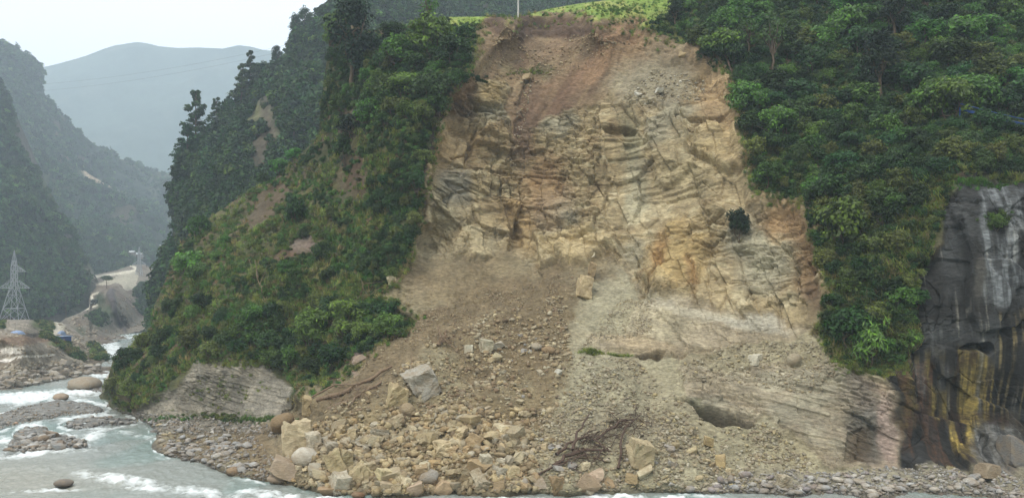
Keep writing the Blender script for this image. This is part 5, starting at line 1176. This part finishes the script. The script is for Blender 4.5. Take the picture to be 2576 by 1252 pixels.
many(50, [(1000, 1030), (1120, 870), (1400, 800), (1420, 960), (1330, 1050)], ANG, yc + gc[:2], .35, .9, 'boulder', 'loose stone scattered over the upper debris slope', 'loose stones on the upper debris', 'boulder')
many(95, [(400, 1130), (440, 1100), (560, 1095), (640, 1120), (640, 1190), (540, 1180), (430, 1150)], ROUND, gc, .5, 1.35, 'river_stone', 'rounded grey boulder heaped on the cobble spit left of the debris', 'grey boulders on the cobble spit', 'river stone', pw=1.2)
many(185, [(1720, 1235), (1850, 1195), (2000, 1190), (2240, 1178), (2560, 1200), (2560, 1250), (2200, 1245), (1900, 1245)], ROUND, gc + [(150, 142, 150), (190, 184, 178)], .45, 1.15, 'river_stone', 'rounded grey cobble on the beach below the wet wall', 'grey cobbles on the right beach', 'river stone', pw=1.6)
many(75, ISL['stones'], ROUND + ANG[:3], gc + [(140, 124, 112), (120, 110, 104)], .5, 1.5, 'river_boulder', 'grey boulder heaped on the small stony island in the rapids', 'boulders of the stony island', 'boulder', 'flat', 1.3, .3)
many(60, ISL['strip'] , ROUND, gc, .35, .9, 'river_boulder', 'grey stone on the low strip of stones midstream', 'stones of the midstream strip', 'boulder', 'flat', 1.5, .15)
many(50, ISL['bar'], ROUND, gc + [(176, 140, 116)], .3, .9, 'river_boulder', 'stone lying on the upstream gravel bar', 'stones on the gravel bar', 'boulder', 'flat', 2, .4)
many(150, [(0, 940), (60, 925), (160, 915), (250, 930), (255, 945), (190, 951), (110, 965), (60, 976), (-40, 982)], ANG + ROUND, [(172, 168, 166), (158, 153, 150), (184, 180, 176), (148, 140, 134)], .7, 2.5, 'bank_boulder', 'grey boulder armouring the far river bank on the left', 'boulders on the far bank', 'boulder', BANK, 1.5)
many(40, [(255, 1035), (330, 1050), (560, 1110), (440, 1110), (370, 1095), (290, 1050)], ROUND + ANG[:4], gc + yc[:2], .4, 1.1, 'river_stone', 'grey stone in the shallows at the foot of the spur', 'stones in the shallows', 'river stone', MAIN, 1.5)
# rubble: far too many to count
def rubble(name, label, specs):
    Vs, Fs, Cs = [], [], []; off = 0
    for n_, poly, fam, cols, s0, s1, pw, surf, z in specs:
        q = rand_in(poly, n_)
        if surf == 'flat': ps = np.stack([(q[:, 0] - HX) / F * gY(q[:, 1], z), gY(q[:, 1], z), np.full(n_, z)], 1)
        else: ps = surf.at(q[:, 0], q[:, 1])[0]
        k = (ps[:, 2] > -.15) & (rng.random(len(q)) < np.clip(.62 + 1.3 * fbm(q[:, 0] / 60, q[:, 1] / 45, 977, 4), .12, 1) * (1 if n_ > 3000 else 9)); ps = ps[k]; n2_ = len(ps)
        s = s0 + (s1 - s0) * rng.random(n2_) ** pw; vi = rng.integers(0, len(fam), n2_); cc = lin(np.array(cols)[rng.integers(0, len(cols), n2_)] * rng.uniform(.78, 1.08, (n2_, 1))); cc = (cc * .86 + .14 * (cc @ np.array([.3, .59, .11]))[:, None]) * np.array([.95, .92, .82])
        for i_ in range(n2_):
            v, f = fam[vi[i_]]; R_ = rmat(rng); R_[2] *= .8
            w = (v * rng.uniform(.7, 1.2, 3)) @ R_.T * s[i_] + ps[i_]; w[:, 2] += s[i_] * .12
            Vs.append(w); Fs.append(f + off); off += len(v); Cs.append(np.repeat(cc[i_][None], len(v), 0))
    o_ = obj(name, mesh_np(name, np.concatenate(Vs), np.concatenate(Fs), np.concatenate(Cs)), M_RUBBLE); return tag(o_, label, 'rubble', kind='stuff')
lowd = [(690, 1215), (760, 1090), (800, 1060), (1000, 1040), (1150, 1030), (1330, 1030), (1360, 1235), (900, 1245)]
midd = [(900, 1010), (1050, 900), (1180, 810), (1420, 730), (1440, 950), (1360, 1100), (1000, 1060), (820, 1040)]
ctr = [(1350, 1240), (1330, 1040), (1440, 900), (1600, 900), (1700, 990), (1780, 1070), (1930, 1060), (2060, 1170), (1850, 1235)]
warm = yc + [(170, 150, 116), (150, 130, 100)]; grv = [(184, 176, 154), (166, 158, 138), (196, 190, 172), (150, 142, 124), (190, 176, 134)]; brn = [(150, 128, 100), (134, 112, 88), (172, 152, 120), (188, 176, 148)]
rubble('rubble', 'broken yellow and grey rubble spread over the foot of the landslide', [
    (11000, lowd, LOWA, warm, .13, 1.0, 2.6, MAIN, 0), (8000, midd, LOWA, brn + warm[:3] + grv[:2], .12, .7, 3.6, MAIN, 0), (17000, ctr, LOWA, grv, .1, .5, 3, MAIN, 0),
    (3600, [(1040, 810), (1200, 720), (1450, 650), (1440, 740), (1150, 850), (950, 930), (800, 990)], LOWA, brn, .1, .35, 3, MAIN, 0),
    (3200, [(1440, 900), (1560, 740), (1640, 750), (1640, 840), (1480, 860)], LOWA, grv, .08, .25, 2, MAIN, 0),
    (1300, [(1230, 70), (1460, 65), (1600, 90), (1480, 150), (1330, 200), (1230, 150)], LOWA, brn + [(196, 172, 132)], .12, .5, 3, MAIN, 0),
    (700, [(1560, 230), (1640, 150), (1780, 180), (1760, 240), (1600, 260)], LOWA, grv + [(214, 212, 204)], .12, .55, 2.5, MAIN, 0),
    (200, [(1310, 180), (1345, 180), (1320, 320), (1300, 400), (1285, 400), (1300, 300)], LOWA, grv + [(206, 200, 188)], .12, .4, 2, MAIN, 0),
    (2600, [(1720, 900), (1880, 870), (2060, 860), (2120, 930), (2060, 990), (1860, 970), (1700, 960)], LOWA, grv, .08, .4, 3.5, MAIN, 0),
    (260, [(1010, 925), (1080, 915), (1090, 945), (1010, 950)], LOWA, yc, .2, .6, 1.5, MAIN, 0)])
rubble('shingle', 'grey cobbles and shingle covering the beaches and gravel bars', [
    (3000, [(1720, 1245), (1850, 1200), (2000, 1185), (2240, 1175), (2576, 1195), (2600, 1270), (2200, 1256), (1900, 1250)], LOWR, gc, .12, .5, 1.8, MAIN, 0),
    (1600, [(390, 1140), (440, 1095), (640, 1100), (700, 1160), (690, 1215), (560, 1190)], LOWR + LOWA[:2], gc + brn[:2], .12, .5, 2, MAIN, 0),
    (1500, [(250, 1010), (330, 1035), (700, 1070), (690, 1095), (440, 1095), (360, 1080), (280, 1035)], LOWA, gc + [(150, 136, 118)], .12, .6, 2.5, MAIN, 0),
    (1500, ISL['bar'], LOWR, gc + brn[:1], .12, .45, 2, 'flat', .38), (500, ISL['stones'], LOWA, gc, .15, .6, 1.5, 'flat', .3), (300, ISL['strip'], LOWR, gc, .12, .4, 1.5, 'flat', .12), (200, ISL['shelf'], LOWR, gc, .2, .6, 1.5, 'flat', .3)])
rubble('bank_rubble', 'grey stones and boulders strewn over the far banks', [
    (1500, [(-160, 980), (-160, 915), (0, 915), (140, 905), (200, 915), (250, 935), (190, 950), (110, 965), (0, 980)], LOWA, [(176, 168, 152), (154, 144, 128), (194, 188, 174)], .2, 1.2, 3, BANK, 0), (700, [(-160, 900), (-160, 830), (0, 830), (72, 847), (140, 868), (170, 900)], LOWA, [(166, 156, 138), (150, 138, 120)], .15, .7, 3, BANK, 0),
    (500, [(150, 815), (215, 858), (262, 905), (250, 930), (200, 915), (165, 860)], LOWA, [(160, 152, 138), (184, 176, 162)], .3, 1.2, 2, BANK, 0),
    (600, [(165, 805), (240, 862), (318, 851), (300, 835), (383, 830), (400, 790), (350, 740), (300, 745), (300, 830), (250, 830), (205, 790)], LOWA, [(160, 150, 136), (184, 176, 162), (130, 120, 110)], .3, 1.6, 3, UPB, 0)])
# ------------------------------------------------------------------ fallen wood
def wood(name, pts, r0, r1, mat, parent=None, k=7, jit=.08, seed=0):
    r = np.random.default_rng(seed + len(pts)); pts = np.array(pts, float); n = len(pts) * 3
    t = np.linspace(0, len(pts) - 1, n); p_ = np.stack([np.interp(t, np.arange(len(pts)), pts[:, i]) for i in range(3)], 1)
    p_[1:-1] += r.normal(size=(n - 2, 3)) * jit
    v, f = tube_np(p_, np.linspace(r0, r1, n) * r.uniform(.85, 1.15, n), k)
    me = mesh_np(name, v, f, None, True); return obj(name, me, mat, parent)
def S(x, y, up=0.15): p_ = MAIN.at(x, y)[0][0].copy(); p_[2] += up; p_[1] -= up * .5; return p_
def brush(name, x, y, rx, ry, n_, mat, parent, seed, L=(12, 40), rad=.05, ang=None):
    r = np.random.default_rng(seed); parts = []
    for i in range(n_):
        cx, cy = x + r.normal() * rx * .45, y + r.normal() * ry * .45; a = r.uniform(-.9, .5) if ang is None else r.normal(ang, .6); l_ = r.uniform(*L)
        p0 = S(cx - math.cos(a) * l_ / 2, cy + math.sin(a) * -l_ / 2 * .5, r.uniform(.05, .7)); p1 = S(cx + math.cos(a) * l_ / 2, cy + math.sin(a) * l_ / 2 * .5, r.uniform(.05, .8)); m = (p0 + p1) / 2 + r.normal(size=3) * .25
        q0 = rad * r.uniform(.3, 1.2); parts.append(tube_np([p0, (p0 + m) / 2 + r.normal(size=3) * .08, m, p1], [q0, q0 * .8, q0 * .6, q0 * .3], 5))
    if n_ <= 40:
        for v, f in parts: obj('twig', mesh_np('twig', v, f, None, True), mat, parent)
        return
    v, f = merge(parts); return obj(name, mesh_np(name, v, f, None, True), mat, parent)
def rel(e):
    for c in e.children: c.matrix_parent_inverse = Matrix.Translation(-Vector(e.location))
def tree_wreck(name, x, y, label, cat, logs, twigs, mat, seed):
    e = empty(name, tuple(S(x, y, 0)))
    for i, (pts, r0, r1) in enumerate(logs): wood('trunk' if i == 0 else 'branch', [S(*p_) for p_ in pts], r0, r1, mat, e, seed=seed + i)
    for t_ in twigs: brush('twigs', *t_[:4], t_[4], mat, e, seed + 50 + int(t_[0]), *t_[5:])
    rel(e); tag(e, label, cat); return e
tree_wreck('uprooted_tree', 1450, 1150, 'dark tangled uprooted tree with bare branches lying beside the very large tan block', 'fallen tree',
    [([(1395, 1190, .3), (1430, 1165, .5), (1480, 1150, .6), (1530, 1146, .6)], .20, .10), ([(1400, 1158, .4), (1440, 1130, .7), (1480, 1112, .6)], .17, .08), ([(1440, 1150, .5), (1455, 1110, 1.0), (1480, 1070, .8)], .14, .06),
     ([(1500, 1120, .5), (1560, 1085, .9), (1600, 1070, .7)], .12, .05), ([(1555, 1180, .3), (1560, 1130, .8), (1580, 1090, .9), (1610, 1055, .7)], .13, .04), ([(1490, 1120, .5), (1520, 1150, .8), (1500, 1170, .4)], .1, .05), ([(1340, 1150 + 60, .2), (1400, 1192, .4), (1470, 1165, .5)], .11, .06)],
    [(1490, 1125, 80, 44, 70, (14, 46), .055), (1580, 1075, 70, 36, 100, (8, 34), .04), (1470, 1170, 90, 22, 40, (14, 46), .05), (1620, 1040, 40, 50, 40, (6, 20), .035)], M_DARKWOOD, 900)
tree_wreck('fallen_log', 900, 975, 'long mud coloured tree trunk lying down the left edge of the debris slope', 'fallen tree',
    [([(800, 1010, .1), (870, 985, .3), (935, 955, .35), (985, 925, .3)], .24, .16), ([(830, 1030, .0), (905, 1000, .15), (960, 965, .1)], .2, .12), ([(905, 1000, .2), (890, 1020, .3), (880, 1035, .2)], .12, .05), ([(780, 1005, .2), (850, 980, .4), (900, 975, .5)], .12, .05), ([(1035, 955, .1), (1040, 915, 1.0)], .05, .02)],
    [(900, 990, 60, 20, 40, (14, 40), .04, .5), (840, 1010, 40, 16, 24, (10, 30), .04, .5)], M_DEAD, 930)
tree_wreck('tree_stump', 1120, 872, 'brown upturned tree stump with spread roots on the debris slope', 'tree stump',
    [([(1105, 885, .1), (1118, 868, .6), (1125, 860, .9)], .24, .14), ([(1112, 870, .3), (1104, 852, 1.1)], .13, .06), ([(1120, 870, .3), (1150, 868, .6)], .1, .04), ([(1120, 872, .3), (1145, 890, .4)], .1, .04), ([(1110, 875, .3), (1090, 880, .3)], .1, .04)],
    [(1130, 878, 26, 12, 26, (8, 24), .04), (1180, 840, 40, 18, 16, (16, 40), .03, -.5)], M_DEAD, 950)
tree_wreck('fallen_branches', 905, 745, 'bare grey branches sticking out of the bushes left of the perched pale block', 'branches',
    [([(890, 770, .3), (915, 740, 1.2), (945, 728, 1.0)], .06, .02), ([(915, 745, .8), (905, 720, 1.6)], .04, .015), ([(960, 730, .4), (935, 760, 1.0), (905, 770, .9)], .05, .02)], [(925, 745, 30, 22, 18, (16, 40), .02)], M_DEAD, 960)
tree_wreck('bare_tree', 650, 730, 'leafless small tree with thin forked branches in the middle of the spur', 'bare tree',
    [([(665, 760, .1), (655, 730, 1.0), (650, 690, 1.8)], .10, .04), ([(655, 735, .8), (680, 700, 1.6)], .05, .02), ([(652, 715, 1.0), (630, 680, 1.6)], .05, .02), ([(651, 705, 1.2), (662, 665, 1.8)], .04, .015)], [(650, 690, 40, 30, 26, (10, 26), .02)], M_DEAD, 970)
tree_wreck('leaning_snag', 1815, 165, 'crooked bare trunk and roots hanging at the upper right rim of the scar', 'tree trunk',
    [([(1842, 180, .3), (1826, 160, .9), (1812, 150, .9), (1815, 130, 1.2)], .16, .10), ([(1842, 180, .3), (1835, 205, .3), (1838, 230, .2)], .06, .02), ([(1835, 175, .3), (1800, 200, .3), (1780, 210, .1)], .05, .02)], [(1835, 200, 16, 30, 14, (10, 26), .02)], M_DARKWOOD, 980)

# ------------------------------------------------------------------ pylons
def bar(a, b_, w):
    return tube_np([a, b_], [w, w], 4)
def pylon(name, base, Hh, wb, label, t=.07, rz=0.0):
    """square lattice mast: splayed legs, narrow waist, peaked top; one upper arm to the right, a full lower arm"""
    e = empty(name, tuple(base), rz); lv = [0, .1, .28, .45, .58, .68, .78, .88]; 
    def hw(f): return wb / 2 * (1 - f / .58) + .055 * Hh * .5 * (f / .58) if f < .58 else .055 * Hh * .5 if f < .8 else .055 * Hh * .5 * (1 - (f - .8) / .2)
    cs = [(-1, -1), (1, -1), (1, 1), (-1, 1)]
    def pt(f, c): return np.array([c[0] * hw(f), c[1] * hw(f), f * Hh])
    for c in cs:
        v, f = merge([bar(pt(a, c), pt(b_, c), t * 1.3) for a, b_ in zip(lv, lv[1:])] + [bar(pt(.88, c), np.array([0, 0, Hh]), t)]); obj('leg', mesh_np('leg', v, f), M_STEEL, e)
    parts = []
    for a, b_ in zip(lv, lv[1:]):
        for c, c_ in zip(cs, cs[1:] + cs[:1]):
            m = (a + b_) / 2
            parts += [bar(pt(a, c), pt(b_, c_), t * .8), bar(pt(a, c_), pt(b_, c), t * .8)]
            if a > 0: parts.append(bar(pt(a, c), pt(a, c_), t * .9))
    v, f = merge(parts); obj('lattice_bracing', mesh_np('lattice_bracing', v, f), M_STEEL, e)
    def arm(f0, side, L, rise):
        a0 = np.array([side * hw(f0), 0, f0 * Hh]); a1 = np.array([side * (hw(f0) + L), 0, f0 * Hh]); a2 = np.array([side * hw(f0), 0, (f0 + rise) * Hh]); ps_ = []
        for s in (-1, 1):
            o_ = np.array([0, s * hw(f0), 0]); ps_ += [bar(a0 + o_, a1, t), bar(a2 + o_, a1, t * .8)]
            for k in (.33, .66): ps_ += [bar(a0 + o_ + (a1 - a0 - o_) * k, a2 + o_ + (a1 - a2 - o_) * k, t * .6), bar(a0 + o_ + (a1 - a0 - o_) * k, a2 + o_ + (a1 - a2 - o_) * max(0, k - .33), t * .6)]
        v, f = merge(ps_); am = obj('cross_arm', mesh_np('cross_arm', v, f), M_STEEL, e)
        v, f = tube_np([a1, a1 - np.array([0, 0, .3]), a1 - np.array([0, 0, 1.9])], [.05, .16, .1], 6); ii = obj('insulator', mesh_np('insulator', v, f), M_DARK, am)
        return a1
    tips = [arm(.735, 1, .115 * Hh, .075), arm(.53, 1, .155 * Hh, .1), arm(.53, -1, .155 * Hh, .1)]
    tag(e, label, 'pylon', 'transmission pylons in the valley'); return e, tips
pb = P(36, 832, 285)
py1, tips = pylon('transmission_pylon', pb, 203 / F * 285, 60 / F * 285, 'large steel lattice pylon on the near left river bank', .085)
pb2 = P(350, 716, 560); py2, tips2 = pylon('transmission_pylon', pb2, 96 / F * 560, 20 / F * 560, 'distant steel lattice pylon above the pale road cut', .10)
# cables strung across the valley
def cable(a, b_, sag, r, label):
    t = np.linspace(0, 1, 24)[:, None]; p_ = np.array(a) + (np.array(b_) - np.array(a)) * t; p_[:, 2] -= (4 * sag * t * (1 - t))[:, 0]
    v, f = tube_np(p_, np.full(24, r), 5); return tag(obj('power_line', mesh_np('power_line', v, f, None, True), M_CABLE), label, 'power line')
cable(P(60, 215, 900), P(800, 95, 700), 6, .07, 'upper thin power line crossing in front of the far mountain')
cable(P(60, 232, 900), P(800, 108, 700), 6, .07, 'lower thin power line crossing in front of the far mountain')
cable(P(345, 482, 640), P(500, 395, 330), 3, .07, 'short power line meeting the middle ridge')
# ------------------------------------------------------------------ small valley things
def boxm(name, x0, x1, y0, y1, z0, z1, mat, parent=None, bev=.0):
    bm = bmesh.new(); bmesh.ops.create_cube(bm, size=1); bm.transform(Matrix.Diagonal((x1 - x0, y1 - y0, z1 - z0, 1))); bm.transform(Matrix.Translation(((x0 + x1) / 2, (y0 + y1) / 2, (z0 + z1) / 2)))
    if bev: bmesh.ops.bevel(bm, geom=bm.edges[:], offset=bev, segments=2, affect='EDGES')
    me = bpy.data.meshes.new(name); bm.to_mesh(me); bm.free(); return obj(name, me, mat, parent)
def gable(name, w, dp, z0, hh, mat, parent, over=.3):
    w += over * 2; dp += over * 2; t = .08
    v = [(-w / 2, -dp / 2, z0), (w / 2, -dp / 2, z0), (w / 2, 0, z0 + hh), (-w / 2, 0, z0 + hh), (w / 2, dp / 2, z0), (-w / 2, dp / 2, z0)]
    v += [(a, b_, c + t) for a, b_, c in v]
    bm = bmesh.new(); vv = [bm.verts.new(q) for q in v]
    for f in ((0, 1, 2, 3), (3, 2, 4, 5), (9, 8, 7, 6), (11, 10, 8, 9), (0, 6, 7, 1), (4, 10, 11, 5), (1, 7, 8, 2), (2, 8, 10, 4), (3, 9, 6, 0), (5, 11, 9, 3)): bm.faces.new([vv[i] for i in f])
    me = bpy.data.meshes.new(name); bm.to_mesh(me); bm.free(); return obj(name, me, mat, parent)
def house(x, y, Yd, w, dp, h, label, patch=None, roofm=None, wallm=None, rz=.1):
    p_ = P(x, y, Yd) if patch is None else patch.at(x, y)[0][0]
    e = empty('house', tuple(p_), rz); boxm('wall', -w / 2, w / 2, -dp / 2, dp / 2, -1.5, h, wallm or M_WALL, e); gable('roof', w, dp, h, .9, roofm or M_WHITE, e)
    boxm('door', -.45, .45, -dp / 2 - .05, -dp / 2 + .02, 0, 2, M_DARK, e)
    for s in (-1, 1): boxm('window', s * w * .32 - .4, s * w * .32 + .4, -dp / 2 - .05, -dp / 2 + .02, 1, 1.9, M_DARK, e)
    return tag(e, label, 'house')
house(316, 650, 690, 12, 6, 2.8, 'small white roofed house left of a pair beyond the pale road cut', HE)
house(333, 651, 690, 13, 6, 2.6, 'small white roofed house right of a pair beyond the pale road cut', HE)
house(395, 624, 800, 9, 6, 2.8, 'tiny white roofed house alone on the hazy slope', HE)
p_ = BANK.at(161, 858)[0][0]; m_ = p_[1] / F
e = empty('shed', tuple(p_), -.35); W_, H_ = 19 * m_, 11 * m_
boxm('wall', -W_ / 2, W_ / 2, -1.3, 1.3, -.6, H_, M_BLUE, e)
for i in range(7): boxm('wall_rib', -W_ / 2 + .2 + i * (W_ - .4) / 6 - .03, -W_ / 2 + .2 + i * (W_ - .4) / 6 + .03, -1.34, -1.297, -.5, H_ - .05, M_BLUE, e)
boxm('roof', -W_ / 2 - .2, W_ / 2 + .2, -1.55, 1.55, H_ + .003, H_ + .16, M_TARP, e); tag(e, 'small bright blue metal shed on the bank beside the dirt road', 'shed')
def tarp(x, y, w, h, label):
    p_ = BANK.at(x, y)[0][0]; e = empty('tarpaulin_shelter', tuple(p_)); bm = bmesh.new(); n_ = 14; g_ = []
    for j in range(n_ + 1):
        for i in range(n_ + 1):
            u, v = i / n_, j / n_; z = h * (.35 + .75 * math.sin(math.pi * u) ** .6 * math.sin(math.pi * min(.98, v * .9 + .05)) ** .5) + .12 * float(fbm(np.array([u * 5]), np.array([v * 5]), 7, 2)[0]); g_.append(bm.verts.new(((u - .5) * w, (v - .5) * 3, z if 0 < i < n_ and 0 < j < n_ else z * .3)))
    for j in range(n_):
        for i in range(n_): bm.faces.new([g_[j * (n_ + 1) + i], g_[j * (n_ + 1) + i + 1], g_[(j + 1) * (n_ + 1) + i + 1], g_[(j + 1) * (n_ + 1) + i]])
    me = bpy.data.meshes.new('sheet'); bm.to_mesh(me); bm.free(); s = obj('sheet', me, M_TARP, e); md = s.modifiers.new('t', 'SOLIDIFY'); md.thickness = .03
    for a in (-.4, .4):
        for b_ in (-1.2, 1.2): boxm('pole', a * w - .05, a * w + .05, b_ - .05, b_ + .05, -.5, h * .55, M_BARK, e)
    tag(e, label, 'shelter')
tarp(43, 838, 24 * 195 / F, .8, 'crumpled pale blue tarpaulin shelter in front of the near pylon')
tarp(153, 846, 12 * 235 / F, 1.2, 'small pale tarpaulin behind the bright blue shed')
# truck on the dirt road
p_ = UPB.at(236, 770)[0][0]; e = empty('truck', tuple(p_ + np.array([0, 0, .1])), .25)
boxm('cargo_body', -1.05, 1.05, .4, 4.2, .9, 2.9, M_GREENPAINT, e, .06); cb_ = boxm('cab', -1.0, 1.0, -1.4, .33, .7, 2.5, M_GREENPAINT, e, .15); boxm('windscreen', -.85, .85, -1.43, -1.36, 1.5, 2.25, M_DARK, cb_)
boxm('chassis', -.8, .8, -1.5, 4.1, .5, .75, M_DARK, e)
for sx in (-.95, .95):
    for yy in (-.8, 2.9):
        v, f = tube_np([(sx - .13, yy, .45), (sx + .13, yy, .45)], [.45, .45], 14); bm = bmesh.new(); vs_ = [bm.verts.new(q) for q in v]
        for a in f: bm.faces.new([vs_[i] for i in a])
        bm.faces.new(vs_[:14]); bm.faces.new(vs_[14:]); me = bpy.data.meshes.new('wheel'); bm.to_mesh(me); bm.free(); obj('wheel', me, M_DARK, e)
    boxm('headlight', sx * .7 - .12, sx * .7 + .12, -1.46, -1.38, .95, 1.15, M_WHITE, e)
tag(e, 'dark truck on the dirt road beneath the rock buttress', 'truck')
# pole on the terrace
p_ = P(1303, 43, 134.5); e = empty('utility_pole', tuple(p_)); v, f = tube_np([(0, 0, -1.5), (.12, 0, 7.6)], [.15, .10], 10); obj('pole', mesh_np('pole', v, f, None, True), M_CONC, e)
boxm('cross_arm', -.8, 1.0, -.06, .06, 6.9, 7.05, M_CONC, e)
for a in (-.7, .1, .9): v, f = tube_np([(a, 0, 7.05), (a, 0, 7.12), (a, 0, 7.3)], [.03, .07, .04], 8); obj('insulator', mesh_np('insulator', v, f, None, True), M_DARK, e)
tag(e, 'thin pale pole at the edge of the grassy terrace above the landslide', 'pole')
# second thin mast by the road
p_ = UPB.at(166, 800)[0][0]; v, f = tube_np([(0, 0, -1), (0, 0, 9)], [.12, .08], 8); o_ = obj('wooden_pole', mesh_np('wooden_pole', v, f, None, True), M_BARK); o_.location = p_; tag(o_, 'plain wooden pole where the dirt road meets the buttress', 'pole')
# blue roadside barrier half hidden on the right slope
e = empty('road_barrier', tuple(MAIN.at(2500, 318)[0][0])); base = np.array(e.location)
xs_ = np.linspace(2400, 2640, 25); pts_ = np.array([MAIN.at(x, np.interp(x, [2400, 2450, 2576, 2640], [300, 306, 325, 334]))[0][0] for x in xs_])
k_ = np.polyfit(pts_[:, 0], pts_[:, 1], 2); pts_[:, 1] = np.polyval(k_, pts_[:, 0]) - 1.2; k_ = np.polyfit(pts_[:, 0], pts_[:, 2], 2); pts_[:, 2] = np.polyval(k_, pts_[:, 0]) + .2
pts_ -= base; bm = bmesh.new(); prev = None
prof = [(-.0, 0), (-.04, .06), (0, .12), (0, .20), (-.04, .26), (0, .32), (.05, .32), (.05, 0)]
for q_ in pts_:
    row = [bm.verts.new((q_[0], q_[1] + a, q_[2] + b_)) for a, b_ in prof]
    if prev:
        for i in range(len(row)): bm.faces.new([prev[i], prev[(i + 1) % len(row)], row[(i + 1) % len(row)], row[i]])
    prev = row
me = bpy.data.meshes.new('rail'); bm.to_mesh(me); bm.free(); obj('rail', me, M_BLUE, e)
for i in range(0, 25, 4): q_ = pts_[i]; boxm('post', q_[0] - .06, q_[0] + .06, q_[1] + .053, q_[1] + .17, q_[2] - 1.8, q_[2] + .34, M_BLUE, e)
v, f = tube_np(pts_ + np.array([0, 0, .75]), np.full(25, .045), 6); obj('top_tube', mesh_np('top_tube', v, f, None, True), M_BLUE, e)
tag(e, 'long blue barrier half hidden by bushes on the right slope', 'barrier')

# ------------------------------------------------------------------ haze
bm = bmesh.new(); bmesh.ops.create_cube(bm, size=1); me = bpy.data.meshes.new('haze'); bm.to_mesh(me); bm.free()
hz = bpy.data.objects.new('haze', me); COL.objects.link(hz); hz.scale = (5600, 3900, 780); hz.location = (0, 1050, 378); hz['kind'] = 'stuff'
m = bpy.data.materials.new('haze_air'); m.use_nodes = True; n = m.node_tree.nodes; n.clear(); out = n.new('ShaderNodeOutputMaterial'); pv = n.new('ShaderNodeVolumePrincipled')
pv.inputs['Color'].default_value = (0.76, 0.885, 1.0, 1); pv.inputs['Density'].default_value = 0.00040; pv.inputs['Anisotropy'].default_value = 0.2
m.node_tree.links.new(pv.outputs[0], out.inputs['Volume']); me.materials.append(m)
tag(hz, None, None, kind='stuff')
